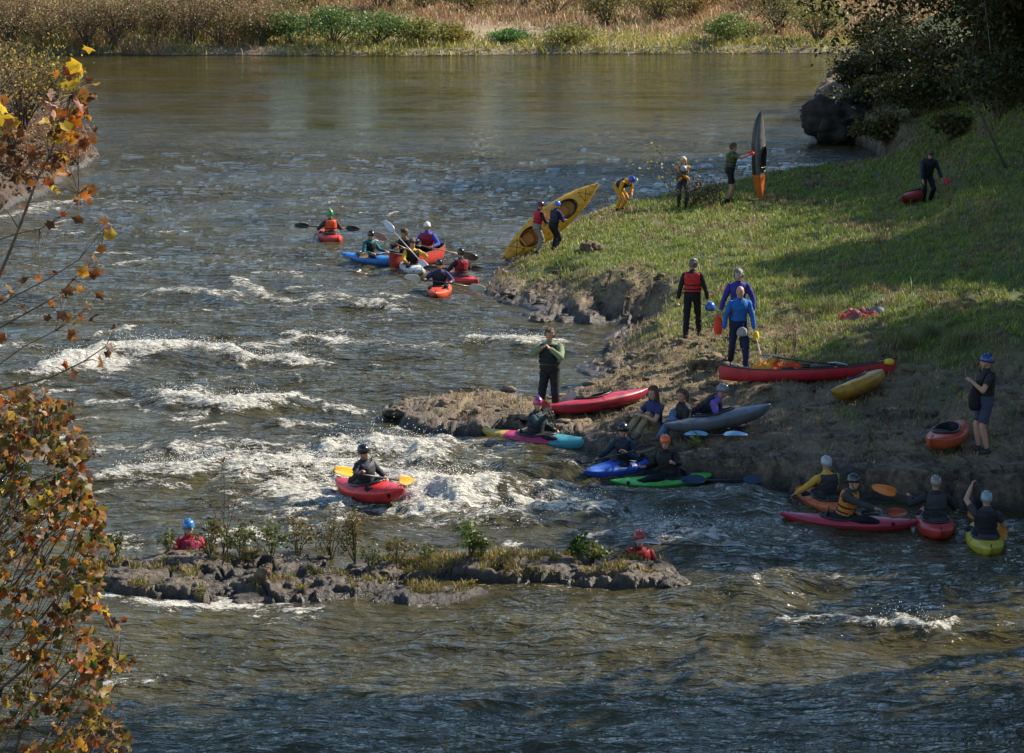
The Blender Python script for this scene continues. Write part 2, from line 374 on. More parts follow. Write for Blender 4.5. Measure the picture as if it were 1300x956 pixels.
def ground_mat(name, rock_a, rock_b, soil_a, soil_b, use_mask=True, wet=.25, scale=1.0):
    m, nt, b = newmat(name); L = nt.links
    geo = N(nt, 'ShaderNodeNewGeometry'); sep = N(nt, 'ShaderNodeSeparateXYZ'); L.new(geo.outputs['Position'], sep.inputs[0])
    def noise(sc, det=8, dist=0):
        n = N(nt, 'ShaderNodeTexNoise'); n.inputs['Scale'].default_value = sc*scale; n.inputs['Detail'].default_value = det
        n.inputs['Distortion'].default_value = dist; n.inputs['Roughness'].default_value = .65
        L.new(geo.outputs['Position'], n.inputs['Vector']); return n.outputs['Fac']
    def ramp(src, a, b_, p0=.35, p1=.65):
        r = N(nt, 'ShaderNodeValToRGB'); r.color_ramp.elements[0].position = p0; r.color_ramp.elements[1].position = p1
        r.color_ramp.elements[0].color = tuple(a)+(1,); r.color_ramp.elements[1].color = tuple(b_)+(1,)
        L.new(src, r.inputs['Fac']); return r.outputs['Color']
    def mix(f, a, b_, blend='MIX'):
        x = N(nt, 'ShaderNodeMix', data_type='RGBA', blend_type=blend)
        if isinstance(f, float): x.inputs[0].default_value = f
        else: L.new(f, x.inputs[0])
        L.new(a, x.inputs[6]); L.new(b_, x.inputs[7]); return x.outputs[2]
    n1 = noise(1.3); n2 = noise(9, 10, .4); n3 = noise(38, 6)
    rock = mix(.5, ramp(n2, rock_a, rock_b, .38, .62), ramp(n1, rock_a, rock_b, .4, .62))
    lich = ramp(noise(5, 8, 1), (0,0,0), (1,1,1), .56, .64)
    lc = N(nt, 'ShaderNodeRGB'); lc.outputs[0].default_value = (rock_b[0]*.9, rock_b[1]*.95, rock_b[2]*.7, 1)
    rock = mix(lich, rock, lc.outputs[0])
    soil = mix(.5, ramp(n1, soil_a, soil_b, .4, .6), ramp(n3, soil_a, soil_b, .35, .65))
    ga = N(nt, 'ShaderNodeAttribute', attribute_name='green'); gm = N(nt, 'ShaderNodeMix', data_type='RGBA'); L.new(ga.outputs['Fac'], gm.inputs[0]); L.new(soil, gm.inputs[6]); L.new(ramp(n3, (.055,.07,.018), (.12,.135,.035), .35, .65), gm.inputs[7]); soil = gm.outputs[2]
    at = N(nt, 'ShaderNodeAttribute', attribute_name='rock')
    if use_mask:
        ad = N(nt, 'ShaderNodeMath', operation='ADD'); L.new(at.outputs['Fac'], ad.inputs[0])
        mm = N(nt, 'ShaderNodeMath', operation='MULTIPLY_ADD'); L.new(n2, mm.inputs[0]); mm.inputs[1].default_value = 1.4; mm.inputs[2].default_value = -.7
        L.new(mm.outputs[0], ad.inputs[1])
        rk = ramp(ad.outputs[0], (0,0,0), (1,1,1), .42, .58)
        # steep faces are bare rock
        sn = N(nt, 'ShaderNodeSeparateXYZ'); L.new(geo.outputs['Normal'], sn.inputs[0])
        st = ramp(sn.outputs[2], (1,1,1), (0,0,0), .55, .8)
        rk = mix(1.0, rk, st, 'ADD')
        col = mix(rk, soil, rock)
    else: col = rock
    # wet, glossier stone above the water line, darkened further as painted shade on fronts
    wr = N(nt, 'ShaderNodeMapRange'); L.new(sep.outputs[2], wr.inputs[0]); wr.inputs[1].default_value = .02; wr.inputs[2].default_value = wet
    wa = N(nt, 'ShaderNodeMath', operation='MULTIPLY_ADD'); L.new(n2, wa.inputs[0]); wa.inputs[1].default_value = .5; wa.inputs[2].default_value = -.25
    wb = N(nt, 'ShaderNodeMath', operation='ADD', use_clamp=True); L.new(wr.outputs[0], wb.inputs[0]); L.new(wa.outputs[0], wb.inputs[1])
    dk = N(nt, 'ShaderNodeMix', data_type='RGBA', blend_type='MULTIPLY'); dk.inputs[0].default_value = 1
    wc = ramp(wb.outputs[0], (.17,.15,.135), (1,1,1), 0, .75); L.new(col, dk.inputs[6]); L.new(wc, dk.inputs[7])
    L.new(dk.outputs[2], b.inputs['Base Color'])
    rr = N(nt, 'ShaderNodeMapRange'); L.new(wb.outputs[0], rr.inputs[0]); rr.inputs[3].default_value = .28; rr.inputs[4].default_value = .9
    L.new(rr.outputs[0], b.inputs['Roughness'])
    bp = N(nt, 'ShaderNodeBump'); bp.inputs['Strength'].default_value = .9; bp.inputs['Distance'].default_value = .07
    sm = N(nt, 'ShaderNodeMath', operation='MULTIPLY_ADD'); L.new(n3, sm.inputs[0]); sm.inputs[1].default_value = .35; L.new(n2, sm.inputs[2])
    L.new(sm.outputs[0], bp.inputs['Height']); L.new(bp.outputs['Normal'], b.inputs['Normal'])
    return m
m_bank = ground_mat('bank_ground', (.026,.017,.011), (.27,.19,.12), (.10,.072,.035), (.30,.215,.11), wet=.50)  # wet band raised over the ledge face to paint it shaded
m_isl = ground_mat('island_rock', (.022,.015,.010), (.23,.165,.105), (.1,.1,.1), (.2,.2,.2), use_mask=False, wet=.38)  # high wet band also paints the backlit front faces dark
m_left = ground_mat('left_bank_soil', (.022,.015,.011), (.115,.078,.054), (.035,.024,.016), (.115,.075,.047))
m_far = ground_mat('far_bank_soil', (.16,.12,.08), (.36,.28,.2), (.15,.11,.06), (.34,.25,.15), wet=.1, scale=.4)
patch('right_bank', H_right, 20, 125, 1000, 560, lambda Y: np.where(Y < 44, np.minimum(8.0, -4+0*Y+ (Y-44)*-1.5), -4.2+0*Y + np.maximum(Y-52, 0)*.05), lambda Y: .205*Y+7.5, m_bank, ratio=5)
patch('left_bank', H_left, 66, 130, 420, 300, lambda Y: -.2031*Y-14, lambda Y: -.2031*Y+7, m_left)
patch('rock_island', H_isl, 35.0, 41.0, 260, 760, lambda Y: -8.2+0*Y, lambda Y: 3.2+0*Y, m_isl, zmin=-.2)
patch('far_bank', H_far, FBY-6, 420, 300, 300, lambda Y: -.3*Y-60, lambda Y: .3*Y+60, m_far, ratio=6)
# the river bed and the plain beyond, one sheet to the horizon
mb = MB(); mb.add([(-1500,-60,-1.6),(1500,-60,-1.6),(1500,2500,-1.6),(-1500,2500,-1.6)], [(0,1,2,3)])
tag(mb.build('ground', M('river_bed', (.09,.075,.05), .9), smooth=False), kind='structure')
# high ground outside the photograph's right edge, carrying the trees
def wide(name, pts, mat):
    X, Y, Z = pts; nr, nc = X.shape
    return tag(mesh_np(name, np.stack([X.ravel(), Y.ravel(), Z.ravel()], 1), grid_faces(nr, nc), mat, smooth=True, cols={'rock': np.zeros(X.size)}), kind='structure')
v = np.linspace(0, 1, 60)[None, :]; Yw = np.linspace(12, 170, 120)[:, None]+0*v
x0 = .205*Yw+7.3
Xw = x0 + v*v*70; hb = H_right(x0.clip(9, 99), Yw)
Zw = hb[:, :1]-.15 + (Xw-x0)*.22 + fbm(Xw*.2, Yw*.2, 3, 95)*.5*sst(Xw-x0, 0, 6)
wide('right_hillside', (Xw, Yw, Zw), m_bank)

# ------------------------------------------------------------------ water
# breaking waves and foam: (px0,py0,px1,py1, half width m, foam strength, wave height m)
FOAM = [(215,375,300,380,.45,.8,.10),(285,362,330,376,.4,.9,.12),(330,378,400,384,.35,.9,.08),(395,380,500,395,.5,.85,.10),(130,352,180,356,.25,.5,.04),
 (60,475,120,462,.55,1.3,.16),(95,468,150,472,.5,1.2,.10),(150,452,215,456,.6,1.25,.24),(235,447,300,455,.45,1.15,.16),(290,455,395,462,.45,1.0,.12),(330,440,420,432,.4,.8,.08),
 (380,432,440,442,.5,1.0,.10),(430,440,560,445,.4,.7,.08),(590,440,700,438,.35,1.05,.12),(700,432,745,440,.3,.6,.05),(0,445,60,440,.4,.7,.06),(100,410,200,405,.3,.4,.05),
 (60,350,130,345,.3,.5,.05),(200,515,345,523,.50,1.2,.22),(345,524,415,523,.35,.8,.07),(240,500,262,510,.3,.9,.15),(125,512,150,512,.2,.9,.08),(230,480,285,483,.25,.6,.05),
 (140,560,240,545,.3,.4,.05),(215,576,280,572,.45,.9,.14),(120,580,215,578,.35,.7,.06),(150,612,250,606,.5,1.0,.18),(230,602,300,594,.5,1.0,.2),(130,632,180,622,.3,.7,.05),
 (300,577,380,588,.5,.8,.15),(380,592,440,584,.55,.9,.2),(430,580,545,586,.6,1.15,.32),(330,610,440,604,.75,1.15,.2),(300,600,420,628,.8,.9,.12),(380,632,440,650,.8,1.05,.08),
 (440,612,520,618,.8,1.2,.12),(470,632,560,640,.7,1.2,.10),(520,628,600,636,.75,1.25,.30),(540,600,640,600,.4,.5,.05),(520,655,590,650,.45,1.2,.10),(580,640,650,634,.55,.55,.40),(640,612,700,612,.4,.2,.3),
 (560,678,620,672,.5,.8,.12),(620,672,700,664,.5,1.0,.22),(690,664,770,666,.5,1.1,.28),(740,676,800,684,.35,.7,.08),(780,638,860,640,.4,.55,.18),(860,640,940,650,.5,.45,.25),(820,650,900,640,.4,.4,.1),
 (830,690,920,694,.6,.95,.22),(800,672,860,680,.4,.8,.1),(930,700,1000,705,.4,.4,.1),(300,655,380,665,.4,.7,.05),(180,655,280,650,.3,.35,.04),(450,665,520,672,.35,.6,.06),
 (130,764,200,770,.28,1.05,.06),(200,770,300,776,.3,1.15,.06),(300,776,420,774,.22,.8,.04),(480,758,560,764,.2,.7,.03),(560,748,640,750,.25,.5,.03),(660,748,770,752,.35,.55,.08),(330,790,400,786,.2,.6,.05),
 (1005,802,1060,800,.16,1.0,.10),(1060,804,1120,808,.2,.9,.14),(1110,806,1190,796,.22,1.1,.2),(1190,806,1290,806,.35,.5,.14),(850,752,930,756,.5,.45,.25),(930,756,1010,744,.4,.55,.2),(1000,742,1060,738,.3,.7,.14),(1140,744,1260,740,.5,.3,.08),
 (610,798,720,800,.22,.35,.1),(780,830,860,838,.2,.35,.12),(900,832,1010,828,.35,.2,.15),(560,562,640,560,.25,.5,.03),(700,568,745,574,.25,.7,.04),(640,575,720,585,.3,.4,.05),(500,540,520,552,.2,.9,.05),
 (0,278,60,268,.6,.85,.10),(40,266,115,256,.5,.9,.08),(120,262,170,258,.4,.6,.05),(110,210,200,208,.5,.35,.04),(200,205,320,212,.4,.3,.04),(260,190,330,188,.4,.3,.03),(420,200,460,206,.4,.55,.05),(340,202,400,210,.3,.5,.03),(500,198,560,200,.4,.25,.02),
 (90,205,150,210,.4,.5,.03),(350,225,430,232,.4,.4,.03),(150,300,240,296,.5,.4,.04),(340,350,400,352,.4,.45,.05),(130,860,215,862,.15,.7,.05),(340,340,360,345,.3,.5,.04),(450,655,500,658,.4,.9,.03)]
rs = np.random.default_rng(3)
for i in range(340):      # small scattered whitecaps of the rapid
    a = rs.uniform(-150, 760); b = 250+rs.random()**1.0*470
    if a > 520 and b < 560: continue
    FOAM.append((a, b, a+rs.uniform(10, 60), b+rs.uniform(-5, 5), rs.uniform(.07,.2), rs.uniform(.4,1.0), rs.uniform(.02,.09)))
for i in range(40):
    a = rs.uniform(150, 1350); b = rs.uniform(755, 900); FOAM.append((a, b, a+rs.uniform(20, 70), b+rs.uniform(-4, 4), rs.uniform(.06,.14), rs.uniform(.2,.5), rs.uniform(.04,.12)))
_FW = [(*P(a, b)[:2], *P(c, d)[:2], w_, s_, h_) for a, b, c, d, w_, s_, h_ in FOAM]
nr, nc = 1150, 760
u = np.linspace(0, 1, nr); ys = 1/( (1/24.0) + (1/190.0-1/24.0)*u )     # even steps in view
ys = np.interp(np.linspace(0, 1, nr), np.linspace(0, 1, nr), ys)
Y = np.repeat(ys[:, None], nc, 1); vv = np.linspace(-1, 1, nc)[None, :]
X = vv*(.2031*Y*1.18+1.5)
X = X + fbm(X*.3, Y*.3, 2, 99)*.0
warpx = X + fbm(X*.7, Y*.7, 3, 101)*.7; warpy = Y + fbm(X*.6, Y*.45, 4, 102)*1.1
turb = 1-sst(Y, 88, 112)*.93                    # calm pool far upstream
turb = turb*(.7+.3*sst(fbm(X*.15, Y*.1, 2, 103), -.3, .3))
z = (fbm(X*.22, Y*.55, 3, 104)*.17 + fbm(X*.6, Y*1.4, 3, 105)*.12 + ridged(X*.7+fbm(X*.8,Y*.8,2,1), Y*2.1+fbm(X*.8,Y*.8,2,2)*1.5, 3, 116)*.05)*turb
z = z + (ridged(X*2.2+fbm(X,Y,2,3), Y*4.0+fbm(X,Y,2,4), 3, 106)-.5)*.030*turb + fbm(X*.5, Y*1.4, 3, 107)*.012
foam = np.zeros_like(z); bump = np.zeros_like(z)
for ax, ay, bx, by, wd, st, hh in _FW:
    m_ = (Y > min(ay, by)-4*wd-2) & (Y < max(ay, by)+4*wd+2) & (X > min(ax, bx)-4*wd-1) & (X < max(ax, bx)+4*wd+1)
    if not m_.any(): continue
    x_ = warpx[m_]; y_ = warpy[m_]; ex, ey = bx-ax, by-ay; l2 = ex*ex+ey*ey
    t = ((x_-ax)*ex+(y_-ay)*ey)/l2; tc = np.clip(t, 0, 1)
    dx = x_-ax-tc*ex; dy = y_-ay-tc*ey
    wy = wd*1.9
    dd = (dx/wd)**2 + (dy/np.where(dy > 0, wy*1.25, wy*.75))**2
    g = np.exp(-dd)
    wz = max(wd, .32); bump[m_] = np.maximum(bump[m_], hh*1.1*min(1, wd/.25)*np.exp(-((dx/(wz*1.5))**2+(dy/(wz*1.5))**2)))
    foam[m_] = np.maximum(foam[m_], st*.9*g)
# churned surface inside the foam
churn = sst(foam, .35, 1.1)
z = z + bump
z = z + churn*(ridged(X*2.4, Y*3.4, 4, 108)-.45)*.10 + churn*np.abs(fbm(X*8, Y*8, 2, 110))*.04
shl = np.full(z.shape, -9.0)
for poly in (RB, LB, ISL, ISL2): shl = np.maximum(shl, sdist(X, Y, poly))
edge = np.exp(-(np.maximum(-shl, 0)/.25)**2)*np.clip(fbm(X*1.5, Y*1.5, 3, 121)+.25, 0, 1)*(Y < 70)
foam = np.maximum(foam, edge*.75*(1-sst(X+0*Y, 2.5, 4.0)))
z = z*(1-.75*sst(shl, -.9, .2))                  # quieter against the rocks
damp = np.zeros_like(z)
WATER_Z = (ys, z, X)
def water_z(x, y):
    i = int(np.argmin(np.abs(ys-y))); j = int(np.argmin(np.abs(X[i]-x))); return float(z[i, j])
V = np.stack([X.ravel(), Y.ravel(), z.ravel()], 1)
def water_mat():
    m, nt, b = newmat('river_water'); L = nt.links
    geo = N(nt, 'ShaderNodeNewGeometry')
    def mapped(sx, sy, src=None):
        mp = N(nt, 'ShaderNodeMapping'); mp.inputs['Scale'].default_value = (sx, sy, 1); L.new(geo.outputs['Position'], mp.inputs['Vector']); return mp.outputs[0]
    def noise(vec, sc, det=5, rough=.6, dist=0):
        n = N(nt, 'ShaderNodeTexNoise'); n.inputs['Scale'].default_value = sc; n.inputs['Detail'].default_value = det
        n.inputs['Roughness'].default_value = rough; n.inputs['Distortion'].default_value = dist; L.new(vec, n.inputs['Vector']); return n.outputs['Fac']
    def math_(op, a, b_=None, c=None, clamp=False):
        n = N(nt, 'ShaderNodeMath', operation=op, use_clamp=clamp)
        for i, q in enumerate((a, b_, c)):
            if q is None: continue
            if isinstance(q, (int, float)): n.inputs[i].default_value = q
            else: L.new(q, n.inputs[i])
        return n.outputs[0]
    fo = N(nt, 'ShaderNodeAttribute', attribute_name='foam').outputs['Fac']
    tu = N(nt, 'ShaderNodeAttribute', attribute_name='turb').outputs['Fac']
    n1 = noise(mapped(1, 1.6), 2.6, 6, .7, .6); n2 = noise(mapped(.7, 1.7), 9, 5, .6, .8); nf = noise(mapped(1,1), 34, 3, .6)
    # foam coverage: mask + lace pattern
    lace = math_('MULTIPLY_ADD', n2, 1.5, math_('MULTIPLY_ADD', n1, 1.7, -1.62))
    lace = math_('MULTIPLY_ADD', nf, .6, math_('ADD', lace, -.3))
    cov = math_('ADD', fo, lace)
    r = N(nt, 'ShaderNodeMapRange', clamp=True, interpolation_type='SMOOTHSTEP'); L.new(cov, r.inputs[0]); r.inputs[1].default_value = .53; r.inputs[2].default_value = .86
    # stray foam flecks on the rapid, also painting the tiny white sun sparkles
    fl = noise(mapped(1, 2.0), 10.0, 8, .78, 1.2)
    fr = N(nt, 'ShaderNodeMapRange', clamp=True); L.new(math_('MULTIPLY_ADD', tu, .05, math_('MULTIPLY_ADD', n1, .25, fl)), fr.inputs[0]); fr.inputs[1].default_value = .765; fr.inputs[2].default_value = .82
    f_all = math_('MAXIMUM', r.outputs[0], math_('MULTIPLY', fr.outputs[0], math_('MULTIPLY', tu, .8)), clamp=True)
    # water body: silty olive
    cr = N(nt, 'ShaderNodeValToRGB'); L.new(noise(mapped(.5,.8), .9, 4), cr.inputs['Fac'])
    cr.color_ramp.elements[0].color = (.030,.025,.007,1); cr.color_ramp.elements[1].color = (.080,.064,.018,1)
    cr.color_ramp.elements[0].position = .3; cr.color_ramp.elements[1].position = .7
    fc = N(nt, 'ShaderNodeMix', data_type='RGBA'); fc.inputs[6].default_value = (.36,.31,.19,1); fc.inputs[7].default_value = (.90,.89,.85,1)
    L.new(math_('MULTIPLY_ADD', nf, .6, math_('MULTIPLY_ADD', n2, 1.2, -.5), clamp=True), fc.inputs[0])
    mix = N(nt, 'ShaderNodeMix', data_type='RGBA'); L.new(f_all, mix.inputs[0]); L.new(cr.outputs[0], mix.inputs[6]); L.new(fc.outputs[2], mix.inputs[7])
    L.new(mix.outputs[2], b.inputs['Base Color'])
    b.inputs['IOR'].default_value = 1.333; b.inputs['Specular IOR Level'].default_value = .5
    rr = N(nt, 'ShaderNodeMapRange'); L.new(f_all, rr.inputs[0]); rr.inputs[3].default_value = .045; rr.inputs[4].default_value = .75
    L.new(rr.outputs[0], b.inputs['Roughness'])
    # ripples
    w1 = noise(mapped(.62, 1.9), 2.7, 4, .55, .5); w2 = noise(mapped(.8, 1.6), 11, 3, .5, .3); wc = noise(mapped(.14, 1.2), 1.2, 3, .55); slick = noise(mapped(.06, .22), 1.0, 3, .5, .6)
    hh = math_('ADD', math_('MULTIPLY', w1, .25), math_('MULTIPLY', w2, .018))
    hh = math_('MULTIPLY', hh, math_('MULTIPLY_ADD', tu, .95, .05))
    sl = N(nt, 'ShaderNodeMapRange', clamp=True); L.new(slick, sl.inputs[0]); sl.inputs[1].default_value = .36; sl.inputs[2].default_value = .62; sl.inputs[3].default_value = .35; sl.inputs[4].default_value = 1.35
    hh = math_('MULTIPLY', hh, sl.outputs[0])
    hh = math_('MULTIPLY_ADD', wc, .028, hh)
    hh = math_('ADD', hh, math_('MULTIPLY', f_all, math_('MULTIPLY_ADD', n2, .12, .03)))
    bp = N(nt, 'ShaderNodeBump'); bp.inputs['Strength'].default_value = 1; bp.inputs['Distance'].default_value = 1.0
    L.new(hh, bp.inputs['Height']); L.new(bp.outputs['Normal'], b.inputs['Normal'])
    return m
wm = water_mat()
wo = mesh_np('river_water', V, grid_faces(nr, nc), wm, smooth=True, cols={'foam': foam.ravel(), 'turb': np.clip(turb.ravel(), 0, 1)})
tag(wo, kind='structure')
# the same river beyond the detailed reach
mb = MB()
a = .2031*1.18
for s in (-1, 1):
    mb.add([(s*(a*24+1.5), 24, 0), (s*(a*190+1.5), 190, 0), (s*400, 190, 0), (s*400, 24, 0)], [(0,1,2,3) if s < 0 else (3,2,1,0)])
mb.add([(-400,24,0),(-400,-40,0),(400,-40,0),(400,24,0)], [(0,1,2,3)])
we = mb.build('river_water', wm, smooth=False); at = we.data.attributes.new('turb', 'FLOAT', 'POINT'); at.data.foreach_set('value', [.85]*len(we.data.vertices)); tag(we, kind='structure')

# spray thrown up by the breaking waves
def spray():
    pts = []
    for (ax, ay, bx, by, wd, st, hh) in _FW:
        if st < .95 or hh < .1: continue
        L_ = math.hypot(bx-ax, by-ay); n = int(420*L_*wd*hh/.2)
        n = min(n, 380)
        t = rng.random(n); x = ax+(bx-ax)*t+rng.normal(0, wd*.5, n); y = ay+(by-ay)*t+rng.normal(0, wd*.6, n)
        up = np.abs(rng.normal(0, hh*.4+.03, n)); pts.append(np.stack([x, y, up], 1))
    p = np.concatenate(pts)
    for k in range(len(p)): p[k, 2] += water_z(p[k, 0], p[k, 1])
    r = rng.uniform(.002, .008, len(p))
    tet = np.array([(1,1,1),(1,-1,-1),(-1,1,-1),(-1,-1,1)])
    Vv = (p[:, None, :] + tet[None]*r[:, None, None]).reshape(-1, 3)
    F = np.array([(0,1,2),(0,3,1),(0,2,3),(1,3,2)]); Ff = (np.arange(len(p))[:, None, None]*4+F[None]).reshape(-1, 3)
    o = mesh_np('spray', Vv, Ff, M('spray_white', (.85,.85,.82), .5))
    tag(o, kind='stuff')
    o['label'] = 'white spray and droplets flying off the breaking waves'; o['category'] = 'spray'
spray()
# ------------------------------------------------------------------ foliage
m_leaf = leafmat('leaf', .35); m_dryleaf = leafmat('autumn_leaf', .58, .45); m_grass = leafmat('grass_blade', .3, .55)
def bark(key, c): return M(key, c, .85, .3, .3, 14, .6)
m_bark = bark('grey_bark', (.13,.115,.095)); m_dbark = bark('brown_bark', (.07,.055,.04)); m_twig = bark('twig_bark', (.12,.09,.06))
def pick(pal, n, jit=.18, r=rng):
    pal = np.array(pal, float); c = pal[r.integers(0, len(pal), n)]
    return np.clip(c*(1+r.normal(0, jit, (n, 1)))*(1+r.normal(0, jit*.35, (n, 3))), .004, .9)
def rand_frames(n, r, up=.3):
    a = r.normal(0, 1, (n, 3)); a[:, 2] += up*2; a /= np.linalg.norm(a, axis=1)[:, None]
    b = np.cross(a, r.normal(0, 1, (n, 3))); b /= np.linalg.norm(b, axis=1)[:, None]+1e-9
    return b, np.cross(a, b), a
def leaf_quads(name, C, size, cols, mat, parent=None, r=rng, up=.3, aspect=.55, off=None):
    n = len(C); t, s_, nn = rand_frames(n, r, up); size = np.broadcast_to(size, (n,))[:, None]
    V = np.stack([C-t*size, C+s_*size*aspect+nn*size*.15, C+t*size, C-s_*size*aspect+nn*size*.15], 1).reshape(-1, 3)
    if off is not None: V = V - np.asarray(off)
    F = np.arange(n*4).reshape(-1, 4)
    o = mesh_np(name, V, F, mat, cols=np.repeat(cols, 4, 0))
    if parent is not None: o.parent = parent
    return o
def blades(name, B, h, w, lean, cols, mat=None, tipc=1.25):
    """B base points (n,3); curved two-segment blades"""
    n = len(B); a = rng.uniform(0, 2*math.pi, n); d = np.stack([np.cos(a), np.sin(a), 0*a], 1)
    s_ = np.stack([-np.sin(a+.6), np.cos(a+.6), 0*a], 1)*w[:, None]/2
    up = np.array([0, 0, 1.0]); ln = lean[:, None]*h[:, None]
    p1 = B+up*h[:, None]*.55+d*ln*.35; p2 = B+up*h[:, None]*(1-.25*lean[:, None])+d*ln
    V = np.stack([B-s_, B+s_, p1+s_*.8, p1-s_*.8, p2], 1).reshape(-1, 3)
    i = np.arange(n)[:, None]*5
    F = np.concatenate([i+[0,1,2], i+[0,2,3], i+[3,2,4]], 1).reshape(-1, 3)
    cc = np.repeat(cols, 5, 0); return mesh_np(name, V, F, mat or m_grass, cols=cc)

# ---- grass of the right bank
def grass_right():
    n = 760000
    u = rng.random(n); y = 42+(u**1.25)*60; x = rng.uniform(-.02, .22, n)*y+rng.uniform(-2, .5, n)
    h, d, rm = H_right(x, y, full=True)
    green = greenness(x, y, d)
    clump = sst(fbm(x*2.6, y*2.2, 3, 202), -.35, .35)
    dens = (1-.80*rm)*sst(d, .05, .4)*(.2+.8*clump)*(.45+.55*green)*np.where(y < 60, 1, 1)
    south = 1-sst(y, 46, 49); dens = dens*(1-.45*south)
    dens = dens*sst(1-.0*y, 0, 1)
    k = (rng.random(n) < dens) & (h > .08)
    x, y, h, green, clump, d = x[k], y[k], h[k], green[k], clump[k], d[k]; n = len(x)
    hgt = rng.uniform(.035, .11, n)*(.6+.7*clump)*(1+.7*green*rng.random(n)) ; w_ = rng.uniform(.009, .020, n)*(1+sst(y, 55, 90)*1.2)
    tall = rng.random(n) < .015; hgt[tall] *= 2.3
    straw = sst(fbm(x*.55, y*.35, 3, 222)+.5*fbm(x*1.9, y*1.3, 2, 223), .0, .38)*.75
    g = pick([(.15,.20,.03),(.20,.235,.045),(.11,.155,.024),(.26,.26,.075)], n, .2); dr = pick([(.27,.20,.10),(.21,.15,.075),(.33,.25,.135),(.16,.14,.055),(.17,.09,.05)], n, .2)
    mixv = (rng.random(n) < green*.94*(1-straw))[:, None]
    c = np.where(mixv, g*1.4, dr*1.35)
    o = blades('grass', np.stack([x, y, h-.01], 1), hgt, w_, rng.uniform(.15, .9, n), c)
    tag(o, 'short green and straw coloured grass covering the sloping right bank', 'grass', kind='stuff')
    # fallen leaves on the stony part
    n = 5000; y = rng.uniform(42, 66, n); x = rng.uniform(-.05, .21, n)*y; h, d, rm = H_right(x, y, full=True)
    k = (d > .1) & (h > .1) & (rng.random(n) < .75*(rm > .3)+.2); x, y, h = x[k], y[k], h[k]
    o = leaf_quads('fallen_leaves', np.stack([x, y, h+.025], 1), rng.uniform(.02, .06, len(x)), pick([(.30,.16,.07),(.24,.11,.05),(.35,.24,.11),(.2,.08,.04)], len(x)), m_dryleaf, up=3)
    tag(o, 'brown fallen leaves scattered over the rocky bank', 'leaves', kind='stuff')
grass_right()

m_thin = M('green_stem', (.10,.09,.04), .8)
def shrub(name, base, hgt, rad, pal, label, group=None, nleaf=900, leaf=.06, nst=10, cat='shrub', stemmat=None, lumps=7, droop=0, bare=.25, mat=None, up=.3, seed=None, flat=1.0):
    r = np.random.default_rng(seed if seed is not None else rng.integers(1e9))
    root = empty(name, tuple(base)); tag(root, label, cat, group)
    mb = MB(); tips = []
    for i in range(nst):
        a = r.uniform(0, 6.28); q = r.random()**.6*rad; top = np.array([math.cos(a)*q, math.sin(a)*q*flat, hgt*(1-.45*(q/rad)**2)*r.uniform(.75, 1.0)])
        mid = top*np.array([.35, .35, .5])+r.normal(0, .03*hgt, 3)
        mb.tube([(r.normal(0,.04*rad), r.normal(0,.04*rad), -.05), mid, top], [.012*hgt+.004, .008*hgt+.003, .002*hgt+.001], 5, cap=False)
        tips.append((mid, top))
        for k in range(3):
            f = r.uniform(.4, .95); p = mid+(top-mid)*f*1.0 if f > .5 else mid
            e = p + r.normal(0, 1, 3)*np.array([.25*rad, .25*rad, .12*hgt]) + (0, 0, .1*hgt)
            mb.tube([p, e], [.004*hgt+.001, .0015*hgt+.0008], 4, cap=False); tips.append((p, e))
    mb.build('stems', stemmat or m_twig, root)
    ii = r.integers(0, len(tips), nleaf); f = r.random(nleaf)**.7
    A = np.array([t[0] for t in tips])[ii]; B = np.array([t[1] for t in tips])[ii]
    C = A+(B-A)*(bare+(1-bare)*f)[:, None]+r.normal(0, 1, (nleaf, 3))*np.array([.16*rad, .16*rad, .09*hgt]); C[:, 2] = np.maximum(C[:, 2]-droop*rad*.1, .02)
    leaf_quads('foliage', C, r.uniform(.6, 1.25, nleaf)*leaf, pick(pal, nleaf, .25, r), mat or m_leaf, root, r, up)
    return root

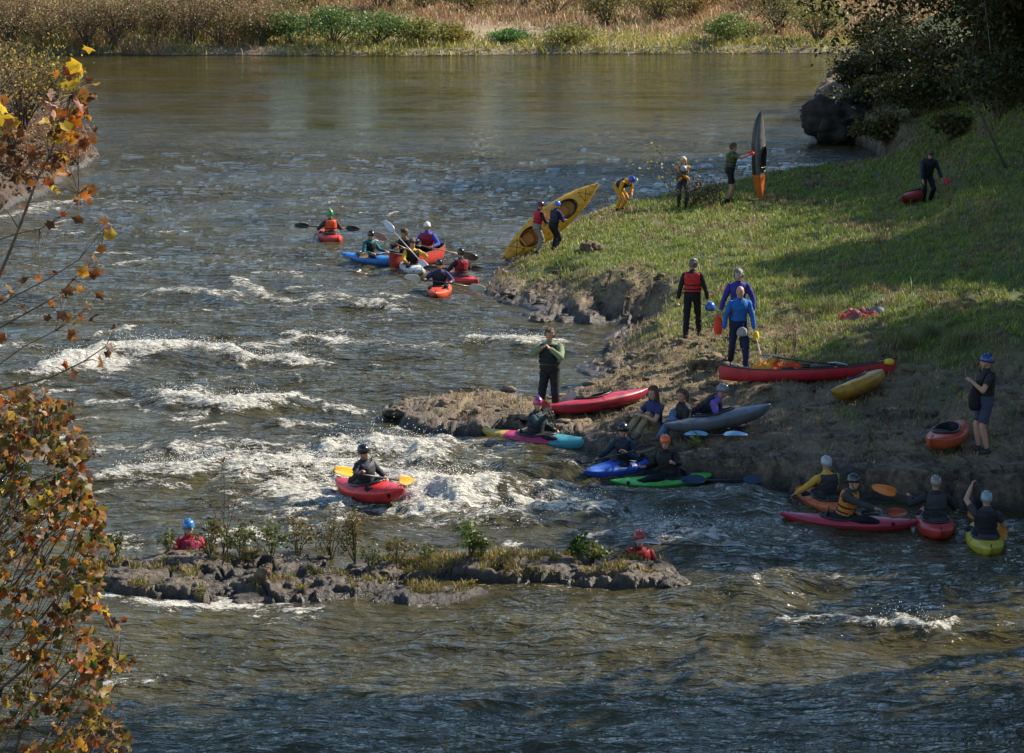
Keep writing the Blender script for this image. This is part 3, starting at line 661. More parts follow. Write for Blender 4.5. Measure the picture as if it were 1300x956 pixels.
# ---- far bank
G_ = [(.08,.16,.035),(.11,.20,.045),(.14,.23,.055)]; BR = [(.30,.185,.095),(.23,.15,.07),(.36,.24,.125),(.19,.13,.055)]; OL = [(.20,.17,.055),(.15,.15,.045),(.25,.20,.07)]
YG = [(.26,.25,.065),(.20,.22,.055),(.32,.27,.07)]; RD = [(.34,.16,.09),(.38,.21,.11),(.27,.13,.07)]; YE = [(.35,.24,.04),(.28,.2,.04),(.2,.17,.04)]
def far_bank_cover():
    n = 150000; x = rng.uniform(-42, 44, n); dd = rng.random(n)**1.2*52; y = FBY-1+dd
    h, d, _ = H_far(x, y, full=True); px = 650+x/y*3200
    sand = np.exp(-(((px-665)/85)**2+((dd-10)/4.5)**2)) + .8*np.exp(-(((px-300)/60)**2+((dd-1.0)/1.6)**2)) + .6*np.exp(-(((px-820)/60)**2+((dd-13)/2.5)**2)) + .5*np.exp(-(((px-560)/60)**2+((dd-9)/2)**2))
    k = (d > -.1) & (rng.random(n) > sand*1.15) & (rng.random(n) < .55+.45*sst(fbm(x*.5, y*.5, 3, 211), -.3, .3)); x, y, h, px, dd = x[k], y[k], h[k], px[k], dd[k]; n = len(x)
    zone = fbm(x*.16, y*.3, 3, 212)
    hb = np.where(px < 330, rng.uniform(.5, 1.3, n)*(1+.5*zone), np.where(dd < 7, rng.uniform(.2, .6, n), rng.uniform(.25, .8, n)))*(.7+.6*sst(fbm(x*.6, y*.6, 3, 219), -.3, .3))
    c = np.where((px < 330)[:, None], np.where((zone > .05)[:, None], pick(BR, n), pick(OL, n)),
        np.where((dd < 8)[:, None], np.where((rng.random(n) < .6)[:, None], pick(YG, n), pick(OL+YE, n)), np.where((zone > 0)[:, None], pick(RD+BR, n), pick(BR+OL+[(.3,.22,.12)], n))))
    o = blades('riverside_grass', np.stack([x, y, h-.03], 1), hb, rng.uniform(.035, .09, n), rng.uniform(.3, 1.3, n), np.clip(c*1.5, 0, .6))
    tag(o, 'tall dry grass and weeds along the far river bank', 'grass', kind='stuff')
far_bank_cover()
def far_pt(px, back):
    y = FBY+back; x = (px-650)/3200*y*1.0; 
    return np.array([x, y, float(H_far(np.array([x]), np.array([y]))[0])])
fb = [ # px, metres behind the shore, height, radius, palette, label
 (372,2.2,1.9,2.1,G_,'leftmost of the bright green bushes at the far waterline'),(425,1.6,2.3,2.6,G_,'biggest bright green bush at the far waterline, middle of its row'),(480,2.0,2.0,2.2,G_,'green bush at the right end of the far green row'),
 (335,3.5,1.6,1.6,OL,'olive bush just left of the green row on the far bank'),(535,1.8,1.5,1.6,YG,'yellow green bush right of the green row on the far bank'),(572,2.6,1.2,1.3,YG+YE,'small yellow bush beside the far sandy patch'),
 (770,13,2.6,2.2,OL,'pale olive willow bush behind the far sandy strip'),(835,15,3.0,2.5,OL+YG,'rounded olive bush with tan twigs behind the far sand'),(985,9,3.2,2.6,OL,'large grey olive bush near the right end of the far bank'),
 (598,19,2.2,1.8,YE+OL,'yellow leaved bush high on the far bank above the sand'),(925,4,1.6,2.0,G_+YG,'low dark green bush at the right of the far waterline'),(1035,5,2.6,2.2,YG,'yellow green bush beside the dark overhanging tree, far bank'),
 (880,19,2.2,2.0,YE+RD,'orange yellow bush at the upper right of the far bank'),(650,4,.8,1.3,G_,'low bright green clump by the waterline under the sandy patch'),(720,3,1.1,1.8,YG,'low yellow green clump at the waterline right of the sandy patch')]
for i, (px, bk, h_, r_, pal, lab) in enumerate(fb):
    shrub('shrub', far_pt(px, bk), h_, r_, pal, lab, nleaf=2600, leaf=.09, nst=24, bare=.1, seed=500+i)
r5 = np.random.default_rng(77)
for i in range(26):      # the tall brown thicket on the left of the far bank
    px = -20+i*14.5+r5.uniform(-6, 6); bk = 1.0+(i % 3)*3.4+r5.random(); 
    shrub('thicket_shrub', far_pt(px, bk), r5.uniform(2.2, 3.6), r5.uniform(1.5, 2.3), [BR+OL, BR, BR+RD][i % 3], 'brown twiggy shrub in the tall thicket on the left of the far bank', 'brown shrubs of the far thicket', nleaf=1500, leaf=.08, nst=26, bare=.05, seed=600+i)
for i in range(30):
    px = 300+i*28+r5.uniform(-12, 12); bk = 18+r5.random()*16
    shrub('upland_shrub', far_pt(px, bk), r5.uniform(1.4, 3.0), r5.uniform(1.3, 2.4), [RD+BR, BR, OL+BR, YG+OL, RD][i % 5], 'autumn coloured shrub on the slope at the top of the far bank', 'autumn shrubs on the far slope', nleaf=1400, leaf=.09, nst=16, bare=.1, seed=700+i)
# wood beyond the frame's top edge; the calm pool mirrors it
def far_wood():
    n = 110000; tx = np.arange(-90, 95, 4.6); k = rng.integers(0, len(tx), n); cx = tx[k]+_h(k.astype(float), k*0., 9)*5; cy = FBY+48+_h(k.astype(float), k*0.+1, 9)*14; hh = 17+_h(k.astype(float), k*0.+2, 9)*6
    a = rng.uniform(0, 6.28, n); u = rng.uniform(-1, 1, n); rr = 4.3*np.sqrt(1-u*u)*rng.uniform(.6, 1.1, n); 
    C = np.stack([cx+np.cos(a)*rr, cy+np.sin(a)*rr, 4+hh*.5+u*hh*.5], 1); pal = np.array([(.06,.042,.018),(.036,.042,.012),(.08,.052,.018),(.05,.036,.02)])
    c = pal[k % 4]*(1+rng.normal(0, .2, (n, 1))); c = np.clip(c, .01, 1)
    tag(leaf_quads('far_wood', C, .42, c, m_leaf), 'brown and olive autumn wood standing beyond the far bank', 'wood', kind='stuff')
far_wood()

# ---- trees
def tree(name, x, y, z0, hgt, rad, zc, nleaf, leaf, pal, label, group=None, lean=(0,0), barkm=None, seed=1, trunk_r=.22, flat=.8, opaque=1.0):
    r = np.random.default_rng(seed); root = empty(name, (x, y, z0)); tag(root, label, 'tree', group)
    top = np.array([lean[0], lean[1], hgt*.82]); mb = MB(); pts = []
    for i in range(7):
        t = i/6; pts.append(top*np.array([t**1.3, t**1.3, t])+r.normal(0, .07*min(1, i), 3)*(1, 1, 0))
    pts[0][2] = -.4
    mb.tube(pts, [trunk_r*(1.25 if i == 0 else 1-.8*i/6) for i in range(7)], 10); mb.build('trunk', barkm or m_bark, root)
    lb = MB(); tips = []
    c0 = np.array([lean[0]*.8, lean[1]*.8, zc])
    nb = 20
    for i in range(nb):
        t = .28+.7*i/nb; p = np.array(pts[int(t*6)])*(1-(t*6) % 1)+np.array(pts[min(6, int(t*6)+1)])*((t*6) % 1)
        a = i*2.4+r.uniform(-.4, .4); e = c0+np.array([math.cos(a)*rad*r.uniform(.65, 1), math.sin(a)*rad*r.uniform(.65, 1), r.uniform(-.75, .85)*rad*flat*(1.0)])
        m_ = p+(e-p)*.5+np.array([0, 0, .12*rad]); lb.tube([p, m_, e], [trunk_r*.32, trunk_r*.17, .02], 6, cap=False)
        tips += [(m_, e)]
        for k in range(7):
            f = r.uniform(.3, 1); q = (p+(m_-p)*f*2 if f < .5 else m_+(e-m_)*(f*2-1)); e2 = q+r.normal(0, 1, 3)*rad*.25*np.array([1, 1, .8])-(0, 0, .05*rad)
            lb.tube([q, (q+e2)/2+(0, 0, .04*rad), e2], [trunk_r*.09, trunk_r*.05, .007], 4, cap=False); tips.append((q, e2))
    lb.build('branches', barkm or m_bark, root)
    ii = r.integers(0, len(tips), nleaf); A = np.array([t[0] for t in tips])[ii]; B = np.array([t[1] for t in tips])[ii]
    cl = r.integers(0, 6, nleaf); off = np.random.default_rng(seed+5).normal(0, .11*rad, (len(tips), 6, 3))[ii, cl]
    C = A+(B-A)*r.uniform(.2, 1.05, nleaf)[:, None]+off+r.normal(0, .045*rad, (nleaf, 3))
    leaf_quads('crown', C, r.uniform(.7, 1.2, nleaf)*leaf, pick(pal, nleaf, .25, r), m_leaf, root, r, .5)
    return root
DK = [(.035,.05,.014),(.05,.06,.018),(.07,.065,.02),(.09,.06,.02)]  # leaf tones darkened to paint in the shade and backlight
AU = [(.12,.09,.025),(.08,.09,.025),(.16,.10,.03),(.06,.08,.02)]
grp = 'tall trees on the bank beyond the right edge'
gz = lambda x, y: land_z(x, y, H_right)
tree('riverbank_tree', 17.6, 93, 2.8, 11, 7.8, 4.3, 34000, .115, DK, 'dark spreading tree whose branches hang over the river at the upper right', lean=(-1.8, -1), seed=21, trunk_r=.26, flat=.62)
tree('riverbank_tree', 21.6, 87, 3.0, 11, 5.6, 4.0, 36000, .12, DK, 'added dark tree at the right edge behind the overhanging tree', lean=(-1.0, 0), seed=22)  # extra tree added to fill the right edge with darkness
for i, (x, y, h_, r_, zc, n_) in enumerate([(18.6,63.5,12,4.4,7.6,15000),(23.5,67,13,4.5,8.5,12000),(21.8,82,12,4.2,6.8,15000),(16.2,50.2,11,3.7,6.9,13000),(14.0,45.6,11,3.5,7.0,13000),(17.2,44.6,11,3.6,6.9,12000),
        (11.0,35.2,17,3.4,11.6,13000),(10.8,32.6,12,3.1,7.8,11000),(14.5,33.6,13,3.4,8.6,12000),(17.5,32.4,13,3.6,8.4,12000),(19,54,12,3.6,7.5,9000),(26,74,15,5,9,9000),(20.6,75.8,11,3.7,6.2,13000),(26,80.5,14,4.4,8.2,12000),(23,99,12,5.2,5.5,15000),(25,108,13,5.5,6,13000),(21,92,11,4.2,5,12000)]):
    tree('bank_tree', x, y, gz(x, y) if x < 15 else .8+(x-.205*y-7.3)*.2, h_, r_, zc, n_, .17, AU, 'tall leafy tree standing beyond the right edge of the picture', grp, seed=40+i, trunk_r=.24)
# slim grey trunk leaning out under the dark tree
mb = MB(); b0 = land_pt(1281, 214, H_right); mb.tube([b0-(0,0,.2), b0+(-.35,.3,.6), b0+(-.75,.8,1.5), b0+(-1.0,1.2,2.1), b0+(-1.15,1.5,2.6)], [.045,.04,.03,.02,.008], 8)
lt = empty('leaning_tree', tuple(b0)); tag(lt, 'slim dark trunk leaning left on the shaded grass at the upper right', 'tree')
o = mb.build('trunk', m_dbark, lt); o.location = tuple(-b0)
C = b0+np.array([-1.1, 1.4, 2.6])+rng.normal(0, .35, (160, 3)); leaf_quads('crown', C, .1, pick(DK, 160), m_leaf, lt, off=b0)
# shrubs around the cliff and bank; cliff-top ones added to darken sunlit ground
for i, (px, py, h_, r_, pal, lab) in enumerate([(1110,135,1.1,1.2,DK,'dark rounded shrub on the cliff under the overhanging tree'),(1085,112,.9,1.0,DK,'added dark shrub at the far edge of the cliff top'),(1100,108,1.5,1.6,DK,'added broad dark shrub on the cliff top behind the rounded one'),(1140,105,1.7,1.8,DK,'added dark shrub under the middle of the overhanging tree crown'),(1098,72,1.5,1.6,AU,'added olive shrub on the far end of the cliff top under the tree'),(1128,66,1.8,1.8,DK,'added dark shrub behind the olive one at the far end of the cliff'),(1150,80,1.6,1.8,DK,'added dark shrub in the deep shade right of the cliff end'),(1185,100,1.8,1.8,DK,'added dark shrub under the right side of the overhanging crown'),(1125,190,1.0,1.1,AU,'yellowish low shrub at the foot of the river cliff'),
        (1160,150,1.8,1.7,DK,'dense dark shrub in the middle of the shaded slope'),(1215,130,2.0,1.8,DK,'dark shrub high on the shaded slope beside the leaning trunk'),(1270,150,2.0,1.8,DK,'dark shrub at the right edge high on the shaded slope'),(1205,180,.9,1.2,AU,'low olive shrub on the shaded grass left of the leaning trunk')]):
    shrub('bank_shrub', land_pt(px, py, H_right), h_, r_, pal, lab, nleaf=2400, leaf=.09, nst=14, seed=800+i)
shrub('bank_shrub', land_pt(1040, 178, H_right)+(-.1,.6,.7), .9, .5, DK+AU, 'small leafy twig sticking out over the water from the cliff edge', nleaf=60, leaf=.07, nst=6, seed=820)
# bush, sapling and arching twig where the blond woman stands
o_ = land_pt(872, 262, H_right)
shrub('bank_shrub', land_pt(880, 262, H_right), .95, .95, [(.05,.06,.025),(.08,.07,.03),(.04,.05,.02)], 'dark twiggy bush in front of the blond woman by the water', nleaf=450, leaf=.045, nst=26, seed=821)
shrub('bank_shrub', land_pt(905, 262, H_right), .6, .6, [(.05,.06,.025),(.09,.10,.03)], 'low dark bush between the blond woman and the man in black shorts', nleaf=260, leaf=.04, nst=14, seed=823)
sp = empty('sapling', tuple(o_)); tag(sp, 'thin sapling with a few yellow leaves left of the blond woman', 'sapling')
mb = MB(); mb.tube([(0,0,0),(-.5,.1,.6),(-1.1,.2,1.15),(-1.6,.2,1.4)], [.018,.012,.008,.004], 5); mb.tube([(-.5,.1,.6),(-.6,.1,1.2),(-.9,.1,1.7)], [.009,.006,.003], 5); mb.build('stem', m_dbark, sp)
C = np.concatenate([np.array([-1.5,.2,1.35])+rng.normal(0,.2,(12,3)), np.array([-.9,.1,1.65])+rng.normal(0,.16,(16,3)), np.array([-1.0,.2,1.1])+rng.normal(0,.28,(26,3)), np.array([-.5,.1,1.0])+rng.normal(0,.3,(30,3))])
leaf_quads('foliage', C, rng.uniform(.04,.075,len(C)), pick([(.4,.33,.04),(.25,.24,.04),(.2,.17,.05)], len(C)), m_leaf, sp)
mb = MB(); a0 = land_pt(915, 262, H_right); mb.tube([a0, a0+(-.05,0,.5), a0+(-.3,0,.85), a0+(-.75,0,1.1), a0+(-1.1,0,1.15)], [.016,.014,.012,.009,.005], 6)
tag(mb.build('arching_branch', m_dbark), 'thin bare branch arching from the grass towards the blond woman', 'branch')
# weeds
for i, (px, py, h_, lab) in enumerate([(1008,448,.62,'tall dry reddish weed right of the bald man'),(985,455,.5,'shorter dry weed next to the bald man'),(1105,560,.35,'pale dry grass tuft on the rock ledge above the kayakers'),(1205,262,.4,'dry weed catching light right of the kneeling man'),(1000,430,.3,'straw coloured tuft behind the bald man')]):
    shrub('weed', land_pt(px, py, H_right), h_, .12+.1*(i > 1), [(.22,.13,.07),(.28,.2,.1)], lab, nleaf=120, leaf=.018, nst=8, cat='weed', seed=830+i)
shrub('weed', land_pt(884, 572, H_right), .34, .16, [(.16,.26,.04),(.12,.2,.03)], 'bright green sprig growing beside the sitting woman in jeans', nleaf=40, leaf=.05, nst=6, cat='weed', seed=840)
# grass tussocks in front of the red canoe etc.
for i, (px, py) in enumerate([(1052,398),(1150,440),(1215,440),(1180,430)]):
    b_ = land_pt(px, py, H_right); n = 260; B = b_+rng.normal(0, .12, (n, 3))*(1, 1, 0)
    o = blades('grass_tussock', B-(b_), rng.uniform(.25, .5, n), np.full(n, .012), rng.uniform(.2, .9, n), pick([(.2,.22,.08),(.28,.26,.12)], n)); o.location = tuple(b_)
    tag(o, ['long pale grass tussock beside the heap of red gear','grass tussock in the sun behind the red canoe stern','long grass tussock nearest the man with the blue cap','grass tussock between the canoe stern and the man with the blue cap'][i], 'grass tussock')

# ---- left bank bush and brush
for i, (px, py, h_, r_, pal, lab) in enumerate([(28,168,3.3,1.9,YE+[(.42,.32,.05),(.2,.12,.05),(.14,.09,.045)],'yellow leaved bush at the left edge on top of the left bank'),(70,150,2.3,1.2,YE+OL,'smaller yellow green bush right of the tall yellow one on the left bank'),(-25,170,3.6,2.0,BR+YE,'brown and yellow bush cut by the left edge of the picture')]):
    shrub('yellow_bush', land_pt(px, py, H_left), h_, r_, pal, lab, nleaf=1500, leaf=.07, nst=34, seed=850+i, mat=m_dryleaf)
for i in range(18):
    shrub('brown_brush', land_pt(2+(i % 9)*12, 172+(i//9)*34-(i % 9)*2+(i % 3)*9, H_left), .45, .8, BR+RD, 'low brown brush on the stony left bank', 'low brown brush on the left bank', nleaf=300, leaf=.05, nst=10, seed=870+i)

# ---- plants of the rock island
gl = [(.10,.13,.03),(.14,.155,.035),(.17,.165,.04),(.08,.085,.03)]; rl = [(.2,.09,.035),(.25,.14,.04),(.12,.11,.035),(.15,.08,.04)]
isl_pl = [(150,712,.42,.16,gl,70,.03,'green sprig at the left end of the rock island'),(215,702,.38,.18,gl,60,.03,'small green plant just left of the blue helmeted swimmer'),(268,708,.6,.3,gl+rl,150,.028,'leafy green plant right of the blue helmeted swimmer'),
 (305,706,.5,.3,gl,120,.03,'green plant at the foot of the tall bare sapling'),(345,708,.55,.28,gl,140,.03,'green leafy plant behind the angled rock'),(378,706,.62,.3,gl+rl,150,.026,'taller green plant right of the angled rock'),
 (420,712,.72,.26,gl+rl,210,.022,'reddish green bush left of the taller red bush on the island'),(452,716,.8,.34,rl+gl,320,.022,'twiggy bush with red and green leaves in the middle of the island'),(470,722,.4,.2,gl,60,.025,'low plant at the right foot of the twiggy bush'),
 (598,712,.62,.26,[(.09,.14,.02),(.13,.17,.03)],90,.038,'bright green broad leaved plant on the middle of the island'),(612,714,.35,.25,gl,120,.03,'low green plant right of the broad leaved plant'),
 (735,712,.42,.2,[(.05,.11,.02),(.07,.13,.02)],70,.045,'dark green round leaved plant left of the red helmeted swimmer'),(752,714,.32,.28,gl,120,.035,'low green plant beside the dark round leaved one'),(505,716,.4,.3,gl+rl,120,.025,'scrubby plant with red tips right of the island centre'),(540,714,.3,.2,gl,60,.025,'short green plant on the low middle rocks'),
 (600,745,.12,.1,YE,30,.02,'tiny yellow plant on the waterline of the island'),(255,762,.16,.1,YE+gl,50,.02,'small yellow plant on the front face of the island')]
for i, (px, py, h_, r_, pal, n_, lf, lab) in enumerate(isl_pl):
    shrub('island_plant', land_pt(px, py, H_isl), h_, r_, pal, lab, nleaf=int(n_*2.8), leaf=lf*1.1, nst=8, cat='plant', seed=900+i, bare=.1, stemmat=m_thin)
# tall sapling
b0 = land_pt(286, 706, H_isl); r7 = np.random.default_rng(5)
sp = empty('sapling', tuple(b0)); tag(sp, 'tall thin sapling with few reddish leaves on the left of the rock island', 'sapling'); mb = MB(); C = []
for k, (dx, top) in enumerate([(-.02,1.55),(-.22,1.05),(.16,1.2),(.05,.9),(.3,.7)]):
    pts = [np.array([r7.normal(0,.02), 0, 0]), np.array([dx*.4, 0, top*.35]), np.array([dx*.9+.03, .02, top*.7]), np.array([dx*1.3, 0, top])]
    mb.tube(pts, [.009,.007,.005,.002], 5)
    for j in range(7):
        f = r7.uniform(.3, 1); q = pts[1]+(pts[3]-pts[1])*f; e = q+np.array([r7.normal(0,.12), r7.normal(0,.08), r7.uniform(.02,.14)]); mb.tube([q, e], [.0035,.0015], 4); C += [e+r7.normal(0,.02,3) for _ in range(4)]
mb.build('stem', m_dbark, sp); C = np.array(C); leaf_quads('foliage', C, r7.uniform(.015,.04,len(C)), pick(rl+[(.09,.04,.02)], len(C)), m_leaf, sp)
def island_cover():
    n = 90000; x = rng.uniform(-6.5, 2.8, n); y = rng.uniform(35.5, 40.5, n); h, d, _ = H_isl(x, y, full=True)
    q = fbm(x*1.4, y*1.6, 3, 301)+.55*sst(y, 37.3, 38.6)-.2+.35*np.exp(-((x+.9)/1.2)**2)+.3*np.exp(-((x-.1)/.8)**2)
    k = (h > .10) & (q > .0) & (d > .05) & (rng.random(n) < .8); x, y, h = x[k], y[k], h[k]; n = len(x)
    o = blades('island_ground_cover', np.stack([x, y, h-.01], 1), rng.uniform(.04, .15, n), rng.uniform(.008, .018, n), rng.uniform(.2, 1, n), pick([(.32,.24,.05),(.22,.19,.04),(.14,.16,.035),(.3,.17,.05)], n, .22))
    tag(o, 'yellow and green ground cover growing in the cracks of the rock island', 'ground cover', kind='stuff')
island_cover()
def left_litter():
    n = 26000; y = rng.uniform(68, 105, n); x = -.2031*y+rng.uniform(-3, 6, n); h, d, _ = H_left(x, y, full=True); k = (d > .1) & (rng.random(n) < .3+.7*sst(fbm(x*1.2, y*.8, 3, 411), -.2, .2)); x, y, h = x[k], y[k], h[k]
    o = leaf_quads('leaf_litter', np.stack([x, y, h+.04], 1), rng.uniform(.04, .12, len(x)), pick([(.20,.12,.06),(.13,.075,.04),(.26,.17,.09),(.09,.055,.035)], len(x)), m_dryleaf, up=1.2)
    tag(o, 'brown leaf litter and dry stalks covering the left bank', 'leaf litter', kind='stuff')
left_litter()

# ---- loose stones
def stones(name, fn, boxes, n, smin, smax, label, mat, cond):
    t = (1+5**.5)/2; ico = np.array([(-1,t,0),(1,t,0),(-1,-t,0),(1,-t,0),(0,-1,t),(0,1,t),(0,-1,-t),(0,1,-t),(t,0,-1),(t,0,1),(-t,0,-1),(-t,0,1)])/1.9
    fc = np.array([(0,11,5),(0,5,1),(0,1,7),(0,7,10),(0,10,11),(1,5,9),(5,11,4),(11,10,2),(10,7,6),(7,1,8),(3,9,4),(3,4,2),(3,2,6),(3,6,8),(3,8,9),(4,9,5),(2,4,11),(6,2,10),(8,6,7),(9,8,1)])
    x0, x1, y0, y1 = boxes; x = rng.uniform(x0, x1, n); y = rng.uniform(y0, y1, n); h, d, rm = fn(x, y, full=True); k = cond(x, y, h, d, rm); x, y, h = x[k], y[k], h[k]; n = len(x)
    s_ = smin*(smax/smin)**(rng.random(n)**1.8); V = ico[None]*(s_[:, None, None]*rng.uniform(.65, 1.25, (n, 12, 1)))*np.stack([rng.uniform(.8, 1.6, n), rng.uniform(.7, 1.2, n), rng.uniform(.35, .7, n)], 1)[:, None]
    V = V+np.stack([x, y, h+s_*.1], 1)[:, None]
    o = mesh_np(name, V.reshape(-1, 3), (np.arange(n)[:, None, None]*12+fc[None]).reshape(-1, 3), mat, cols={'rock': np.ones(n*12)}); tag(o, label, 'stones', kind='stuff')
stones('loose_stones', H_right, (-3, 13, 42, 66), 9000, .025, .16, 'loose stones and rubble scattered over the right bank', m_bank, lambda x, y, h, d, rm: (h > .06) & (d > .02) & (rng.random(len(x)) < np.clip(rm*.9+.05, 0, 1)*(.35+sst(fbm(x*1.2, y, 3, 401), 0, .3))))
stones('island_stones', H_isl, (-6.5, 2.8, 35.5, 40.5), 700, .02, .07, 'small stones lying on the rock island', m_isl, lambda x, y, h, d, rm: (h > .04) & (d > .0) & (rng.random(len(x)) < .5))

# ---- foreground sycamores at the left edge
def lobed(r_):
    out = []
    for k in range(10):
        a = math.pi*2*k/10+math.pi/2; rad = [1, .66, .98, .62, .82, .42, .82, .62, .98, .66][k]
        out.append((math.cos(a)*rad, math.sin(a)*rad))
    return np.array(out)
def lobed_leaves(name, C, size, cols, parent, r, off):
    n = len(C); L10 = lobed(1); t, s_, nn = rand_frames(n, r, 0.0)
    # leaves mostly hang: bias normals towards the viewer's side of the tree
    nn = nn + np.array([.2, -.9, .25]); nn /= np.linalg.norm(nn, axis=1)[:, None]
    t = np.cross(nn, r.normal(0, 1, (n, 3))); t /= np.linalg.norm(t, axis=1)[:, None]; s_ = np.cross(nn, t)
    curl = r.uniform(.1, .6, n)[:, None, None]; fold = r.uniform(.55, 1, n)[:, None, None]
    sz = size[:, None, None]
    per = (t[:, None]*L10[None, :, :1]*fold+s_[:, None]*L10[None, :, 1:])*sz + nn[:, None]*(np.abs(L10[None, :, :1])**2)*sz*curl + nn[:, None]*r.normal(0, .10, (n, 10, 1))*sz
    V = np.concatenate([C[:, None, :], C[:, None, :]+per], 1).reshape(-1, 3)-off
    k = np.arange(10); tri = np.stack([0*k, 1+k, 1+(k+1) % 10], 1); F = (np.arange(n)[:, None, None]*11+tri[None]).reshape(-1, 3)
    cv = np.repeat(cols, 11, 0)*np.where(np.arange(n*11) % 11 == 0, .8, 1.0)[:, None]*(1+r.normal(0, .12, (n*11, 1)))
    o = mesh_np(name, V, F, m_dryleaf, cols=np.clip(cv, .005, .9)); o.parent = parent; return o
OR = [(.46,.13,.018),(.5,.21,.025),(.34,.08,.018)]; YL = [(.52,.33,.025),(.46,.30,.03)]; RU = [(.19,.075,.022),(.24,.11,.035),(.11,.045,.02),(.26,.13,.05),(.15,.06,.02)]; OB = [(.27,.17,.03),(.33,.21,.04),(.18,.15,.035)]
def near_tree(lab, D0, paths, leafspec, trunk_x, seed, dense=None):
    r = np.random.default_rng(seed); zb = -.2; base = np.array([trunk_x, D0+.8, zb]); root = empty('sycamore_tree', tuple(base)); tag(root, lab, 'tree')
    mb = MB(); mb.tube([base, base+(.1,-.1,3), base+(.05,-.4,6.5), base+(.25,-.6,9.2), base+(.3,-.8,12)], [.16,.13,.10,.07,.03], 10); tr = mb.build('trunk', m_bark, root); tr.location = tuple(-base)
    bb = MB(); ends = []
    for pth, r0 in paths:
        pts = [PD(a, b, D0+dd) for a, b, dd in pth]; st = base+(.2, -.5, max(2.0, pts[0][2]-.9)); pts = [st]+pts
        bb.tube(pts, [r0*1.5]+[r0*(1-.75*i/(len(pts)-1)) for i in range(1, len(pts))], 6); ends += pts[1:]
    C = []; S = []; K = []; ends = np.array(ends)
    leafspec = list(leafspec)+[(a+r.normal(0, 8), b+r.normal(0, 8), c*.7, RU if r.random() < .5 else e) for a, b, c, e in list(leafspec)*3 if (b < 250 or b > 500)]
    for (px, py, s_, pal) in leafspec:
        dd = r.normal(0, .25); p = PD(px, py, D0+dd); C.append(p); S.append(s_/(3200/(D0+dd))/1.75); K.append(pick(pal, 1, .15, r)[0])
        q = ends[np.argmin(np.linalg.norm(ends-p, axis=1))]; 
        if np.linalg.norm(q-p) < .5: bb.tube([q, (p+q)/2+(0,0,.02), p], [.004,.003,.002], 4)
    if dense:
        n, edge, pals = dense; k = 0
        twigs = []
        while k < n:
            py = r.uniform(495, 1010); lim = np.interp(py, [495,520,560,620,690,760,860,1010], edge); px = lim-abs(r.normal(0, 1))*75 if r.random() < .55 else r.uniform(-60, lim)
            if px < -70: continue
            # leave holes
            if pnoise(np.array([px/34.]), np.array([py/34.]), 60)[0] > .16 and r.random() < .9: continue
            p = PD(px, py, D0+r.normal(0, .45)); C.append(p); S.append(r.uniform(7, 18)/(3200/D0)/1.55); K.append(pick(pals[r.integers(len(pals))], 1, .2, r)[0]); k += 1
            if k % 6 == 0:
                e = p; s0 = PD(px-r.uniform(20, 60), py+r.uniform(20, 90), D0+r.normal(0, .3)); bb.tube([s0, (s0+e)/2+(.02,0,.02), e], [.006,.004,.002], 4)
    o = bb.build('branches', m_twig, root); o.location = tuple(-base)
    lobed_leaves('crown', np.array(C), np.array(S), np.array(K), root, r, base)
A1 = [(95,82,27,YL),(103,90,20,YL),(88,95,18,OR),(94,104,20,YL),(92,118,26,YL),(105,124,24,OR),(100,133,22,OR),(108,118,18,RU),(64,133,26,[(.65,.4,.3)]),(72,137,20,[(.6,.35,.26)]),(80,145,20,OR),(92,143,22,YL),(95,156,24,OR),(103,140,20,OR),
 (60,158,28,YL),(67,165,18,YL),(83,160,22,YL),(88,168,22,OR),(97,176,22,OR),(106,182,22,OR),(73,177,20,YL),(80,172,18,YL),(78,194,20,YL),(92,192,20,OR),(100,188,20,RU),(108,170,18,RU),(70,212,20,RU),(76,220,20,OR),(66,233,16,YL),(59,230,14,OR),(80,212,18,RU),
 (22,168,26,RU),(18,185,24,RU),(10,150,28,YL),(2,135,30,YL),(5,165,28,OB),(14,200,24,RU),(40,197,20,RU),(38,212,22,RU),(22,224,24,[(.08,.035,.02)]),(40,222,16,[(.6,.3,.16)]),(52,210,18,RU),(28,264,18,RU),(-5,190,24,RU),
 (110,243,24,OR),(105,246,18,OR),(100,279,20,RU),(63,285,18,RU),(81,272,12,OR),(134,282,16,RU),(140,298,22,YL),(136,292,16,RU),(129,315,18,RU),(68,347,14,OR),(50,352,14,OR),(2,262,14,RU)]
A2 = [(120,328,18,RU),(113,335,20,RU),(105,346,20,OR),(118,348,18,RU),(126,345,18,RU),(122,340,14,YL),(97,357,20,RU),(88,370,20,RU),(80,378,16,RU),(102,368,16,OR),(128,376,18,RU),(112,389,18,RU),(117,402,20,RU),(104,404,14,RU),(78,402,18,RU),(86,404,14,OR),(95,412,16,OB),(90,424,22,RU),
 (60,404,14,RU),(31,356,18,RU),(12,366,18,RU),(14,374,14,RU),(28,390,16,RU),(67,384,14,OR),(148,414,18,RU),(140,443,20,RU),(137,450,14,RU),(129,460,20,RU),(84,464,16,OR),(92,474,18,RU),(93,513,10,RU),(2,430,18,OR),(3,343,16,RU),(0,380,14,RU),(20,489,12,RU)]
